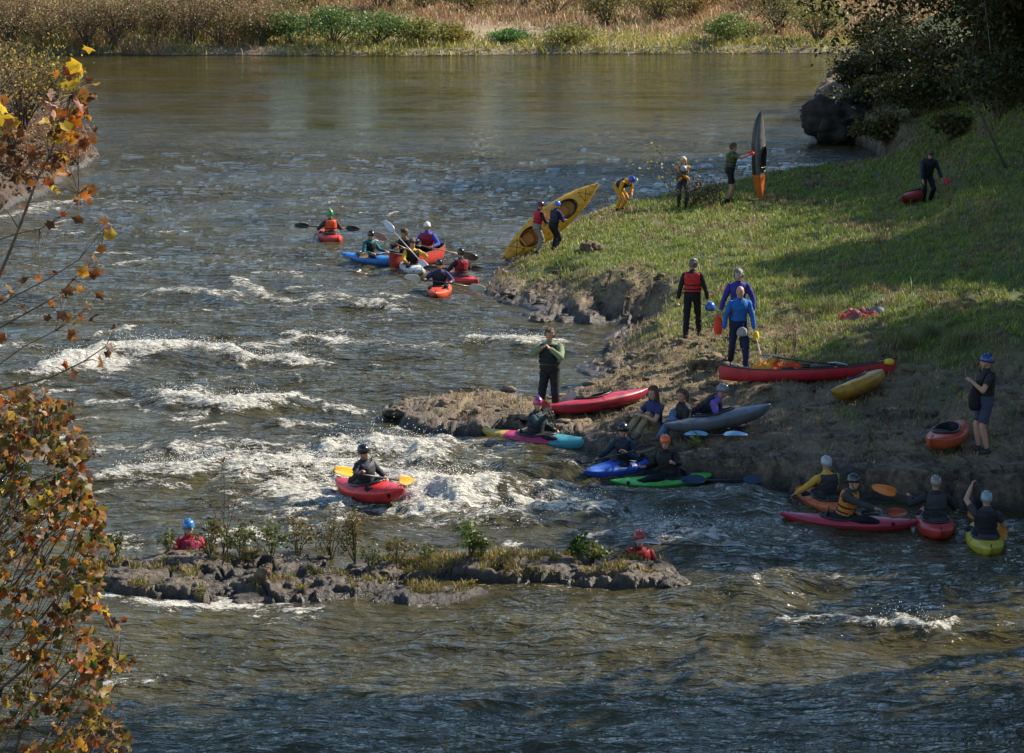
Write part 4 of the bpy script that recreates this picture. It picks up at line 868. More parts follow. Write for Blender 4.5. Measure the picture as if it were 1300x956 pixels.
A3 = [(40,505,22,RU),(62,510,22,OR),(55,525,24,RU),(68,535,22,RU),(30,560,28,RU),(12,545,30,RU),(10,580,26,OR),(5,570,24,OB),(45,560,20,OB),(92,530,16,RU),(84,545,16,RU),(98,560,16,[(.05,.07,.02)]),(107,556,14,OB),(72,578,22,RU),(88,575,18,RU),(103,585,18,[(.06,.08,.02)]),(90,600,16,OB),(62,626,18,YL),(86,632,14,RU),(122,580,8,RU),
 (125,648,26,OB),(128,658,20,OB),(95,655,22,OB),(106,660,16,OB),(135,690,18,OB),(143,695,16,OB),(105,690,14,RU),(120,720,16,OB),(125,755,28,YL+OB),(122,770,22,OR),(98,752,22,OR),(115,745,20,OB),(136,778,16,YL),(142,790,22,RU),(150,798,16,OR),(120,840,24,YL),(155,837,22,YL),(150,850,14,OB),(110,815,16,RU),(130,825,18,RU)]
near_tree('sycamore with bare twigs and bright yellow and orange leaves against the river', 17.0,
 [([(-20,395,0),(0,349,0),(24,291,0),(48,226,.1),(62,200,.1),(78,160,.15),(92,120,.1),(98,84,.1)], .016),([(-20,310,0),(24,296,0),(50,291,0),(78,275,0),(100,246,0)], .007),([(-10,180,0),(10,178,0),(40,205,0)], .008),([(-20,150,.2),(5,158,.2),(22,170,.2)], .009),
  ([(-20,400,.2),(20,375,.2),(60,355,.2),(100,330,.1),(132,290,0)], .008)], A1, -4.6, 3)
near_tree('sycamore with sparse rust brown leaves on long bare twigs over the rapid', 18.5,
 [([(-20,425,0),(0,416,0),(34,397,0),(77,373,0),(103,344,0),(122,330,.1)], .011),([(-20,500,0),(0,495,0),(29,488,0),(67,478,0),(106,459,0),(134,440,0),(147,416,0)], .012),([(-20,470,.2),(0,462,.2),(30,440,.2),(70,420,.2),(100,400,.1),(118,385,.1)], .007),([(67,478,0),(88,470,0),(91,512,0)], .003),([(-15,385,.1),(10,372,.1),(30,358,.1)], .006)], A2, -5.2, 4)
near_tree('dense sycamore crown of rust, olive and brown leaves at the lower left corner', 20.5,
 [([(-30,640,0),(10,600,0),(50,560,0),(66,520,0)], .014),([(-30,780,0),(20,740,0),(60,680,0),(100,650,0)], .018),([(-20,620,0),(40,612,0),(90,596,0),(122,580,0)], .009),([(-30,900,0),(30,850,0),(80,790,0),(120,750,0),(140,695,0)], .02),([(0,1000,0),(40,900,0),(90,850,0),(150,840,0)], .02),([(20,960,0),(34,860,0),(50,760,0),(56,660,0)], .012)],
 A3, -6.3, 5, dense=(1900, [30,100,108,112,132,128,150,175], [RU, OB, RU, OB, RU, OR, OB, [(.07,.085,.025)], [(.05,.06,.02)], [(.40,.27,.17)]]))
# wooded ground the near trees stand on, outside the left edge
v = np.linspace(0, 1, 40)[None, :]; Yw = np.linspace(2, 34, 60)[:, None]+0*v
Xw = -(.205*Yw+1.6)-v*25; Zw = -.4+1.2*sst(v, 0, .1)+fbm(Xw*.3, Yw*.3, 3, 96)*.4+(v*3)
wide('near_bank', (Xw[:, ::-1], Yw, Zw[:, ::-1]), m_left)
# ------------------------------------------------------------------ colours of gear
def fab(key, c, rough=.75): return M('cloth_'+key, c, rough, .25, .15, 9, .35)
def pla(key, c, rough=.32, dirt=None):
    if key[0] == 'k':   # sun-faded, scuffed boat plastic
        g = sum(c)/3; c = tuple(.86*(v*.96+g*.04) for v in c); dirt = tuple(v*.60+.008 for v in c); rough = .42
        return M('plastic_'+key, c, rough, .5, .16, 3, .12, 0, .08, dirt)
    return M('plastic_'+key, c, rough, .5, .08, 3, 0, 0, .25, dirt)
RED=(.62,.025,.018); DRED=(.42,.02,.02); ORG=(.75,.13,.015); YEL=(.80,.36,.02); BLU=(.03,.09,.42); LBL=(.03,.25,.60); BLK=(.012,.012,.014); NAVY=(.015,.02,.06); WHT=(.72,.72,.70); GRY=(.25,.26,.28); GRN=(.08,.45,.07); TEAL=(.01,.20,.20); PUR=(.16,.09,.38); OLV=(.10,.12,.05); KHA=(.28,.22,.13); JEAN=(.10,.16,.30); DGR=(.05,.05,.055); MAR=(.22,.02,.03)
m_skin = M('skin', (.50,.27,.18), .5, .4, .06, 20, .1); m_hairb = M('hair_brown', (.09,.045,.025), .6, .4, .3, 40, .6); m_hairl = M('hair_blond', (.55,.42,.26), .6, .4, .25, 40, .6); m_hairg = M('hair_grey', (.16,.14,.12), .6, .4, .25, 40, .6)
m_eye = M('eye_dark', (.03,.02,.015), .3); m_lip = M('lip', (.34,.12,.10), .5)
m_shaft = M('paddle_shaft', (.03,.03,.032), .4)
def frame_from(d, ref=(0,0,1)):
    d = Vector(d).normalized(); x = Vector(ref).cross(d)
    if x.length < 1e-3: x = Vector((1,0,0)).cross(d)
    x.normalize(); return x, d.cross(x).normalized(), d
def ik(a, b, l1, l2, pole):
    a = Vector(a); b = Vector(b); d = b-a; L_ = min(d.length, (l1+l2)*.995); L_ = max(L_, abs(l1-l2)+.02); dn = d.normalized(); b = a+dn*L_
    c = (l1*l1+L_*L_-l2*l2)/(2*L_); h = math.sqrt(max(0, l1*l1-c*c)); p = Vector(pole); p = p-dn*p.dot(dn)
    if p.length < 1e-4: p = Vector((1,0,0))-dn*dn.x
    return a+dn*c+p.normalized()*h, b
def bone_tube(mb, a, b, ra, rb, n=12, mid=None):
    a = Vector(a); b = Vector(b); d = (b-a); l = d.length; dn = d.normalized() if l > 1e-6 else Vector((0,0,1))
    pts = []; rr = []
    for k in range(4): th = math.pi/2*(1-k/4); pts.append(a-dn*ra*math.sin(th)); rr.append(max(.002, ra*math.cos(th)))
    for k in range(0, 5):
        t = k/4; r_ = ra+(rb-ra)*t
        if mid: r_ += mid*math.sin(math.pi*t)
        pts.append(a+d*t); rr.append(r_)
    for k in range(1, 5): th = math.pi/2*k/4; pts.append(b+dn*rb*math.sin(th)); rr.append(max(.002, rb*math.cos(th)))
    mb.tube(pts, rr, n)
PEOPLE = []
def person(label, pos, yaw, pel=(0,0,.93), lean=0, side=0, twist=0, hands=((-.25,.05,.8),(.25,.05,.8)), feet=((-.11,0,.07),(.11,0,.07)), head=(0,0), knee=(0,1,0), scale=1.0,
           top=None, sleeves='long', bottom=None, legs='long', shoes=BLK, pfd=None, helmet=None, cap=None, hair=None, skirt=None, grip=None, curl=.8, elbow=None, group=None, matrix=None, oval=None, build=1.0, gloves=None):
    V3 = Vector; pel = V3(pel); mb = MB(); bones = []
    L_ = math.radians(lean); S_ = math.radians(side); sp = V3((math.sin(S_)*math.cos(L_), math.sin(L_), math.cos(L_)*math.cos(S_))).normalized()
    tw = math.radians(twist); R0 = V3((1,0,0)); R0 = (R0-sp*R0.dot(sp)).normalized(); F0 = sp.cross(R0).normalized()
    Rs = (R0*math.cos(tw)-F0*math.sin(tw)); Fs = sp.cross(Rs).normalized()
    w_ = build
    def ell(c, rx, ry, Rv, Fv, n=16): return [c+Rv*(rx*math.cos(2*math.pi*k/n))+Fv*(ry*math.sin(2*math.pi*k/n)) for k in range(n)]
    rings = []
    for t, rx, ry, fo in [(-.11,.02,.02,0),(-.10,.10,.07,0),(-.05,.155,.11,0),(.02,.165,.12,0),(.10,.15,.11,.005),(.18,.138,.10,.01),(.26,.145,.11,.015),(.34,.165,.12,.015),(.41,.175,.118,.005),(.455,.165,.10,0),(.49,.12,.08,0),(.52,.065,.06,0),(.53,.02,.02,0)]:
        f = max(0, min(1, t/.4)); Rv = (R0*(1-f)+Rs*f).normalized(); Fv = sp.cross(Rv)
        rings.append(ell(pel+sp*t+Fv*fo, rx*w_, ry*w_, Rv, Fv))
    mb.loft(rings); bones.append(('torso', pel-sp*.02, pel+sp*.44, .15, .15))
    neck = pel+sp*.50; hy, hp = math.radians(head[0]), math.radians(head[1])
    base_up = (sp*.55+V3((0,0,1))*.45*(1 if lean < 60 else .4)).normalized()
    hF = Fs*math.cos(hy)+Rs*math.sin(hy); hF = (hF-base_up*hF.dot(base_up)).normalized(); hU = base_up
    hF, hU = (hF*math.cos(hp)-hU*math.sin(hp)), (hU*math.cos(hp)+hF*math.sin(hp)); hR = hF.cross(hU).normalized()
    hc = neck+base_up*.055+hU*.115+hF*.015
    bone_tube(mb, neck-sp*.03, hc-hU*.05, .058, .052); bones.append(('neck', neck, hc-hU*.1, .055, .052))
    rot = Matrix((hR, hF, hU)).transposed()
    hb = []
    for t, rx, ry, fo in [(-.118,.015,.02,.045),(-.108,.035,.045,.035),(-.08,.056,.075,.015),(-.045,.066,.088,.006),(0,.074,.096,0),(.04,.076,.098,-.004),(.075,.068,.088,-.006),(.10,.05,.066,-.006),(.118,.022,.03,-.006),(.121,.006,.008,-.006)]:
        hb.append(ell(hc+hU*t+hF*fo, rx, ry, hR, hF, 18))
    mb.loft(hb); bones.append(('head', hc-hU*.06, hc+hU*.04, .08, .08))
    mb.ball(hc+hF*.10-hU*.022, (.013,.02,.024), 8, 6, rot)         # nose
    mb.ball(hc+hF*.088-hU*.066, (.024,.012,.010), 8, 6, rot)       # lips
    mb.ball(hc+hF*.086+hU*.022, (.05,.014,.010), 8, 6, rot)        # brow
    for s in (-1, 1): mb.ball(hc+hR*s*.076-hU*.01, (.01,.018,.03), 8, 6, rot)
    J = {}
    for i, s in ((0, -1), (1, 1)):
        sh = pel+sp*.43+Rs*s*.175*w_; hd = V3(hands[i]); pole = V3(elbow[i]) if elbow else V3((s*.6, -.45, -.6))
        el, wr = ik(sh, hd, .285, .26, pole)
        bone_tube(mb, sh, el, .055*w_, .042*w_, mid=.004); bone_tube(mb, el, wr, .041*w_, .027*w_, mid=.004)
        bones += [('uarm', sh, el, .05, .043), ('farm', el, wr, .042, .028)]
        fd = (wr-el).normalized(); g = V3(grip[i]) if grip and grip[i] else None
        if g: # fingers close around the shaft direction g
            ax = (g-fd*g.dot(fd)).normalized(); pn = fd.cross(ax)
            if pn.z > 0: pn = -pn
        else:
            ax = V3((0, 1, 0)); ax = (ax-fd*ax.dot(fd)).normalized(); pn = fd.cross(ax)*s*-1
            if pn.dot(Rs)*s > 0: pn = -pn
        pc = wr+fd*.05; r3 = Matrix((ax, pn, fd)).transposed()
        mb.ball(pc, (.042, .016, .052), 10, 8, r3)
        for k in range(4):
            b0 = wr+fd*.088+ax*(.030-.020*k); ln = (.036, .041, .038, .030)[k]; c1 = curl*.8; d1 = fd*math.cos(c1)+pn*math.sin(c1); d2 = fd*math.cos(c1*2.1)+pn*math.sin(c1*2.1)
            b1 = b0+d1*ln; b2 = b1+d2*ln*.9; mb.tube([b0-fd*.02, b0, b1, b2], [.0095, .0095, .009, .007], 6)
        tb = wr+fd*.03+ax*.035; t1 = tb+(fd*.5+ax*.75+pn*.35).normalized()*.034; t2 = t1+(fd*.75+pn*.7).normalized()*.03
        mb.tube([tb-ax*.015, tb, t1, t2], [.012, .012, .0105, .008], 6)
        bones.append(('hand', wr+fd*.02, wr+fd*.12, .03, .03)); J[i] = wr+fd*.075
        hip = pel+R0*s*.09-V3((0,0,.03)) ; ft = V3(feet[i]); kp = V3(knee[i]) if hasattr(knee[0], '__len__') else V3(knee)+V3((s*.15, 0, 0))
        kn, an = ik(hip, ft, .43, .41, kp)
        bone_tube(mb, hip, kn, .082*w_, .056*w_); bone_tube(mb, kn, an, .055*w_, .037*w_, mid=.008)
        bones += [('thigh', hip, kn, .08, .056), ('shin', kn, an, .052, .036)]
        shin = (an-kn).normalized(); tf = V3((0,1,0)); tf = (tf-shin*tf.dot(shin))
        tf = V3((s*.15, 1, 0)).normalized() if shin.z < -.6 else (tf.normalized() if tf.length > .2 else V3((0,0,1)))
        up_ = -shin; fz = V3((0,0,-1)) if shin.z < -.6 else shin
        bone_tube(mb, an+fz*.035-tf*.04, an+fz*.042+tf*.12, .036, .028); bones.append(('foot', an+fz*.03-tf*.05, an+fz*.04+tf*.15, .034, .03))
    # ---- one continuous skin
    me = bpy.data.meshes.new('tmp'); me.from_pydata(mb.v, [], mb.f); ob = bpy.data.objects.new('tmp', me); COL.objects.link(ob)
    rm = ob.modifiers.new('r', 'REMESH'); rm.mode = 'VOXEL'; rm.voxel_size = .0135; sm = ob.modifiers.new('s', 'SMOOTH'); sm.iterations = 3; sm.factor = .5
    dg = bpy.context.evaluated_depsgraph_get(); ev = ob.evaluated_get(dg).to_mesh(); nv = len(ev.vertices); co = np.empty(nv*3, np.float32); ev.vertices.foreach_get('co', co); co = co.reshape(-1, 3).astype(float)
    no = np.empty(nv*3, np.float32); ev.vertices.foreach_get('normal', no); no = no.reshape(-1, 3).astype(float)
    nl = len(ev.loops); li = np.empty(nl, np.int32); ev.loops.foreach_get('vertex_index', li); assert nl == 4*len(ev.polygons); F = li.reshape(-1, 4)
    ob.evaluated_get(dg).to_mesh_clear(); bpy.data.objects.remove(ob); bpy.data.meshes.remove(me)
    # nearest bone per vertex
    best = np.full(nv, 9.); which = np.zeros(nv, int); tt = np.zeros(nv)
    for bi, (nm, a, b, ra, rb) in enumerate(bones):
        a = np.array(a); d = np.array(b)-a; t = np.clip(((co-a)@d)/(d@d+1e-9), 0, 1); dist = np.linalg.norm(co-a-t[:, None]*d, axis=1)-(ra+(rb-ra)*t)
        m_ = dist < best; best[m_] = dist[m_]; which[m_] = bi; tt[m_] = t[m_]
    names = np.array([b[0] for b in bones])[which]
    body = mesh_np('person', co, F, m_skin, smooth=True)
    a_ = math.radians(yaw)
    MW = Matrix.Translation(V3(pos)) @ (matrix.to_4x4() if matrix is not None else Matrix.Rotation(-a_, 4, 'Z')) @ Matrix.Scale(scale, 4)
    body.matrix_world = MW
    tag(body, label, 'person', group)
    def shell(name, mask, off, mat, thick=0, noise=.006, fq=9, par=body):
        fm = mask[F].all(1)
        if not fm.any(): return None
        used = np.unique(F[fm]); mp = np.full(nv, -1); mp[used] = np.arange(len(used))
        q = co[used]; dn = off+noise*(fbm(q[:, 0]*fq+q[:, 2]*fq*.6, q[:, 1]*fq+q[:, 2]*fq*1.2, 2, len(PEOPLE)))
        o = mesh_np(name, q+no[used]*dn[:, None], mp[F[fm]], mat, smooth=True)
        if thick:
            s_ = o.modifiers.new('s', 'SOLIDIFY'); s_.thickness = thick; s_.offset = -1
        o.parent = par; return o
    ax_t = (co-np.array(pel))@np.array(sp)         # height along the spine
    isT = names == 'torso'
    if top is not None:
        arm = (names == 'uarm')
        if sleeves == 'long': arm = arm | ((names == 'farm') & (tt < .93))
        else: arm = arm & (tt < .62)
        shell('jacket' if sleeves == 'long' else 'shirt', ((isT & (ax_t > .0)) | arm | ((names == 'neck') & (tt < .25))), .012, fab(str(top), top), noise=.012)
    if bottom is not None:
        lg = (names == 'thigh'); lg = (lg | ((names == 'shin') & (tt < .95))) if legs == 'long' else (lg & (tt < .85))
        shell('trousers' if legs == 'long' else 'shorts', ((isT & (ax_t < .10)) | lg), .016 if legs == 'long' else .024, fab(str(bottom), bottom), noise=.016)
    if shoes is not None: shell('shoes', (names == 'foot') | ((names == 'shin') & (tt > .9)), .009, fab(str(shoes), shoes), noise=0)
    if gloves is not None: shell('gloves', (names == 'hand') | ((names == 'farm') & (tt > .88)), .008, fab(str(gloves), gloves), noise=0)
    if pfd is not None:
        lat = np.abs((co-np.array(pel))@np.array(Rs))
        v_ = shell('life_vest', isT & (ax_t > .09) & (ax_t < .475) & ((lat < .155*w_) | (ax_t < .34)), .042, fab(str(pfd), pfd, .6), .035, noise=.01, fq=14)
        st = MB()
        for hgt in (.15, .24):
            rx, ry = .19*w_, .155*w_; c = pel+sp*hgt+Fs*.01; pts = [c+Rs*(rx*math.cos(k*math.pi/12))+Fs*(ry*math.sin(k*math.pi/12)) for k in range(25)]
            st.loft([[p+sp*.014 for p in pts[:-1]], [p-sp*.014 for p in pts[:-1]]], cap=False)
        so_ = st.build('strap', fab('strap', (.02,.02,.02)), v_)
    # eyes and mouth
    eb = MB()
    for s in (-1, 1): eb.ball(hc+hF*.088+hR*s*.03+hU*.006, (.012,.010,.008), 8, 6, rot)
    eb.build('eyes', m_eye, body)
    lb = MB(); lb.ball(hc+hF*.096-hU*.066, (.021,.008,.005), 8, 6, rot); lb.build('mouth', m_lip, body)
    if hair is not None:
        hm, st_ = hair; hu = (co-np.array(hc))@np.array(hU); hf = (co-np.array(hc))@np.array(hF)
        mask = ((names == 'head')) & ((hu > .055) | ((hf < .01) & (hu > -.075)) | ((hf < .045) & (hu > .0)))
        shell('hair', mask, .017, hm, noise=.03, fq=30)
        hbk = MB()
        if st_ == 'long':
            for k in range(34):
                a = -math.pi*.5+(k/33-.5)*3.5; p = hc+hR*.08*math.cos(a)+hF*(.085*math.sin(a)); e = p-V3((0,0,.30))-hF*.03+hR*.03*math.cos(a)
                hbk.tube([p+hU*.07-hF*.0, p-hU*.06+(p-hc)*.15, e+V3((random.gauss(0,.012),random.gauss(0,.012),0))], [.016,.016,.006], 5)
            hbk.build('hair', hm, body)
        elif st_ == 'pony':
            p = hc-hF*.10+hU*.03; hbk.tube([p, p-hF*.06, p-hF*.08-V3((0,0,.10)), p-hF*.06-V3((0,0,.24))], [.028,.032,.03,.008], 8); hbk.build('ponytail', hm, body)
    if helmet is not None:
        hcol = helmet[0] if isinstance(helmet, tuple) and hasattr(helmet[0], '__len__') else helmet
        hm_ = MB(); rings = []; n = 26; c0 = hc+hU*.035-hF*.008
        for k in range(9):
            th = math.pi/2*(1-k/8*.985)+(-.0)
            rr = math.cos(th); zz = math.sin(th); ring = []
            for j in range(n):
                b = 2*math.pi*j/n; fr = math.sin(b)
                low = -.055-.06*max(0, -fr)*1.0+.035*max(0, fr) if th < .3 else 0
                f_ = (1-sst(np.array(th), 0, .5)); z_ = .112*zz+float(f_)*(-.02-.055*(1-fr)/2)
                ring.append(c0+hR*(.098*rr*math.cos(b))+hF*(.120*rr*fr)+hU*z_)
            rings.append(ring)
        hm_.loft(rings[::-1] if False else rings, cap=False, closed=True)
        h = hm_.build('helmet', pla('helmet'+str(hcol), hcol, .25), body); s_ = h.modifiers.new('s', 'SOLIDIFY'); s_.thickness = .012; s_.offset = 1
        tr = MB(); rim = rings[0] if (rings[0][0]-c0).length > .03 else rings[-1]
        tr.tube([p for p in rim]+[rim[0]], .0075, 5, False); 
        rm_ = tr.build('rim', fab('strap', (.02,.02,.02)), h)
        if isinstance(helmet, tuple) and hasattr(helmet[0], '__len__') and len(helmet) > 1:
            pm = MB(); pts = [c0+hF*(.128*math.cos(a))+hU*(.12*math.sin(a)+.004) for a in np.linspace(.35, 2.7, 12)]
            pm.tube(pts, [.02]*12, 8); o = pm.build('stripe', pla('helmet'+str(helmet[1]), helmet[1], .25), h)
        vb = MB()
        for vx in (-.05, 0, .05):
            for vf in (-.05, .02, .075):
                zz_ = .112*math.sqrt(max(.05, 1-(vx/.098)**2-(vf/.12)**2)); vb.ball(c0+hR*vx+hF*vf+hU*(zz_+.008), (.007, .018, .006), 6, 4, rot)
        vb.build('vents', fab('strap', (.02,.02,.02)), h)
        ch = MB(); ch.tube([hc+hR*.078-hU*.0, hc+hR*.055-hU*.09+hF*.05, hc-hU*.125+hF*.045, hc-hR*.055-hU*.09+hF*.05, hc-hR*.078], .006, 5); ch.build('chin_strap', fab('strap', (.02,.02,.02)), h)
    if cap is not None:
        cm = MB(); rings = []
        for k in range(7):
            th = math.pi/2*(k/6); rings.append([hc+hU*(.035+.09*math.sin(th))+hR*(.086*max(.02, math.cos(th))*math.cos(b))+hF*(.108*max(.02, math.cos(th))*math.sin(b)-.004) for b in np.linspace(0, 2*math.pi, 20, endpoint=False)])
        cm.loft(rings, cap=False); cp = cm.build('cap', fab('cap'+str(cap), cap), body); s_ = cp.modifiers.new('s', 'SOLIDIFY'); s_.thickness = .008
        bm_ = MB(); bm_.loft([[hc+hU*.04+hR*(.07*math.cos(b))+hF*(.085+.075*math.sin(b))-hU*.02*math.sin(b)*1 for b in np.linspace(0, math.pi, 12)], [hc+hU*.05+hR*(.066*math.cos(b))+hF*(.085+.07*math.sin(b))-hU*.02*math.sin(b) for b in np.linspace(0, math.pi, 12)]], cap=False, closed=False)
        bm_.build('brim', fab('cap'+str(cap), cap), cp)
    if skirt is not None and oval:
        oc, oa, ob_, zf = oval; sk = MB(); rings = []
        for k, f in enumerate((0, .35, .7, .9, 1.0)):
            ring = []
            for j in range(28):
                b = 2*math.pi*j/28; e = V3((ob_*math.cos(b), oc+oa*math.sin(b), 0)); e.z = zf(e.x, e.y)+.028
                wst = pel+sp*.12+R0*(.17*math.cos(b))+F0*(.135*math.sin(b)); q = e.lerp(wst, f); q.z = e.z+(wst.z-e.z)*(f**2.2)+.0*f; ring.append(q)
            rings.append(ring)
        rings.append([p+sp*.08 for p in rings[-1]])
        sk.loft(rings, cap=False); sk.build('spray_skirt', fab('skirt', skirt), body)
    PEOPLE.append(body); body['_j'] = 0; del body['_j']
    return body, MW, J

# ------------------------------------------------------------------ boats
def boat_frame(pos, yaw, pitch=0, roll=0, matrix=None):
    R_ = matrix if matrix is not None else (Matrix.Rotation(-math.radians(yaw), 3, 'Z') @ Matrix.Rotation(math.radians(pitch), 3, 'X') @ Matrix.Rotation(math.radians(roll), 3, 'Y'))
    return Matrix.Translation(Vector(pos)) @ R_.to_4x4()
def kshape(L, W, H, rock=.09, end=1.0, p=2.2, q=.62):
    hw = lambda t: W/2*(max(0, 1-abs(t)**p))**q+.006
    zb = lambda t: rock*abs(t)**2.6+H*.40*abs(t)**6
    zg = lambda t: H*.56+rock*.9*abs(t)**2.4
    zr = lambda t: zg(t)+H*.40*(1-abs(t)**2.0)*(.82 if t < 0 else 1)+.012
    return hw, zb, zg, zr
def kayak(label, pos, yaw, L=2.3, W=.60, H=.32, hull=RED, deck=None, pitch=0, roll=0, matrix=None, cockpits=((-.08, .38, .21),), filled=False, name='kayak', cat='kayak', p=2.0, q=.85, rock=.10, seat=BLK, group=None, marks=None, endcol=None, seatback=None, rimc=BLK):
    MW = boat_frame(pos, yaw, pitch, roll, matrix); root = empty(name); root.matrix_world = MW; tag(root, label, cat, group)
    hw, zb, zg, zr = kshape(L, W, H, rock, p=p, q=q); ns = 61; nj = 24
    def pt(t, a):  # a 0..pi right gunwale over the deck to left;  pi..2pi under
        w_ = hw(t); c, s = math.cos(a), math.sin(a)
        x = w_*math.copysign(abs(c)**(.8 if s >= 0 else .62), c); y = t*L/2
        z = zg(t)+(zr(t)-zg(t))*abs(s)**1.15 if s >= 0 else zg(t)-(zg(t)-zb(t))*abs(s)**.85
        return (x, y, z)
    def zf(x, y):
        t = max(-1, min(1, y/(L/2))); w_ = hw(t); c = min(1, abs(x)/w_)**(1/.8); s = math.sqrt(max(0, 1-c*c)); return zg(t)+(zr(t)-zg(t))*s**1.15
    ts = np.sin(np.linspace(-1, 1, ns)*math.pi/2)
    hb = MB(); hb.loft([[pt(t, math.pi+math.pi*j/nj) for j in range(nj+1)] for t in ts], cap=False, closed=False)
    h_ = hb.build('hull', pla('k'+str(hull), hull, .34, dirt=tuple(c*.7 for c in hull)), root)
    ts2 = np.linspace(-1, 1, 121); nd = 40; verts = []; cols = []
    for t in ts2:
        for j in range(nd+1): verts.append(pt(t, math.pi*j/nd))
    verts = np.array(verts); F = []
    for i in range(120):
        for j in range(nd):
            q_ = [i*(nd+1)+j, i*(nd+1)+j+1, (i+1)*(nd+1)+j+1, (i+1)*(nd+1)+j]; c = verts[q_].mean(0)
            if any((c[0]/ob)**2+((c[1]-oc)/oa)**2 < 1 for oc, oa, ob in cockpits): continue
            F.append(q_[::-1])
    dcol = deck or hull
    dk = mesh_np('deck', verts, np.array(F), pla('k'+str(dcol), dcol, .3, dirt=tuple(c*.7 for c in dcol)), smooth=True); dk.parent = root
    if endcol:   # differently coloured ends moulded into the shell
        dk.data.materials.append(pla('k'+str(endcol[0]), endcol[0])); dk.data.materials.append(pla('k'+str(endcol[1]), endcol[1])); h_.data.materials.append(pla('k'+str(endcol[0]), endcol[0])); h_.data.materials.append(pla('k'+str(endcol[1]), endcol[1]))
        for o in (dk, h_):
            for pg in o.data.polygons:
                y = pg.center.y/(L/2)
                pg.material_index = 1 if y < endcol[2] else (2 if y > endcol[3] else 0)
    for oc, oa, ob in cockpits:
        cb = MB(); pts = []
        for k in range(37):
            b = 2*math.pi*k/36; x, y = ob*1.03*math.cos(b), oc+oa*1.03*math.sin(b); pts.append((x, y, zf(x, y)+.018))
        cb.tube(pts, .016, 6, False)
        co_ = cb.build('coaming', pla('rim'+str(rimc), rimc, .5), root)
        wb = MB(); wb.loft([[(x, y, z-.005) for x, y, z in pts[:-1]], [(x*.93, oc+(y-oc)*.93, max(zb(y/(L/2))+.03, .05)) for x, y, z in pts[:-1]]], cap=False); wb.build('cockpit_lining', pla('lining', (.02,.02,.022), .6), root)
        sb = MB(); sb.box((0, oc-.08, .09), (.32, .34, .05)); r_ = Matrix.Rotation(math.radians(-14), 3, 'X'); sb.box((0, oc-.30, .22), (.30, .04, .26), r_); st = sb.build('seat', pla('seat'+str(seat), seat, .6), root)
        bv = st.modifiers.new('b', 'BEVEL'); bv.width = .015; bv.segments = 2
    for s in (-1, 1):
        gb = MB(); y = s*(L/2-.09); z = zf(0, y); gb.tube([(0, y-.05, z), (0, y-.03, z+.035), (0, y+.03, z+.035), (0, y+.05, z)], .007, 5); gb.build('grab_loop', fab('strap', (.02,.02,.02)), root)
    if marks:
        for (x0, y0, x1, y1) in marks:
            lb_ = MB(); nn_ = 8
            pts = [(x0+(x1-x0)*k/nn_, y0+(y1-y0)*k/nn_) for k in range(nn_+1)]; lb_.tube([(x, y, zf(x, y)+.004) for x, y in pts], .007, 5); lb_.build('deck_line', fab('strap', (.02,.02,.02)), root)
    return root, MW, (cockpits[0][0], cockpits[0][1], cockpits[0][2], zf)
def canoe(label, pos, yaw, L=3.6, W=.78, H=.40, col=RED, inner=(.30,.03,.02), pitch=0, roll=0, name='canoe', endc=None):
    MW = boat_frame(pos, yaw, pitch, roll); root = empty(name); root.matrix_world = MW; tag(root, label, 'canoe')
    hw = lambda t: W/2*(max(0, 1-abs(t)**2.3))**.75+.006; zb = lambda t: .10*abs(t)**4; zt = lambda t: H+.14*abs(t)**3.2
    def pt(t, a, k=1.0):
        c = math.cos(a); s = math.sin(a); return (hw(t)*k*math.copysign(abs(c)**.45, c), t*L/2*(1-(1-k)*.4), zt(t)-(zt(t)-zb(t)-(1-k)*.2)*abs(s)**.7)
    ts = np.sin(np.linspace(-1, 1, 61)*math.pi/2)
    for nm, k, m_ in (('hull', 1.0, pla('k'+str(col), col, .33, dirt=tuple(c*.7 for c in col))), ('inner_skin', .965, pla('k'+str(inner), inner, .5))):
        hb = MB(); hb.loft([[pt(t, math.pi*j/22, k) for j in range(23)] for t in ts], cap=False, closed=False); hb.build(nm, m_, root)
    for s in (-1, 1):
        gb = MB(); gb.tube([(s*hw(t)*.985, t*L/2, zt(t)+.004) for t in ts], .014, 6); gb.build('gunwale', pla('gunwale', (.02,.02,.02), .5), root)
        d = MB(); tt = [(s*(L/2)*(1-.0), 0)]; y0 = s*L/2*.80; d.loft([[(-hw(.80), y0, zt(.80)+.006), (hw(.80), y0, zt(.80)+.006)], [(-.02, s*L/2*.985, zt(.985)+.006), (.02, s*L/2*.985, zt(.985)+.006)]], cap=False, closed=False); d.build('end_deck', pla('gunwale', (.02,.02,.02), .5), root)
        tb = MB(); y = s*L*.17; w_ = hw(s*.34)*.97; tb.tube([(-w_, y, zt(.34)-.02), (w_, y, zt(.34)-.02)], .018, 6); tb.build('thwart', M('ash_wood', (.35,.22,.11), .6), root)
        sb = MB(); y = s*L*.09-.1; sb.box((0, y, .19), (.34, .26, .18)); q = sb.build('saddle', fab('saddle', (.03,.03,.03)), root); b_ = q.modifiers.new('b', 'BEVEL'); b_.width = .03; b_.segments = 3
    return root, MW
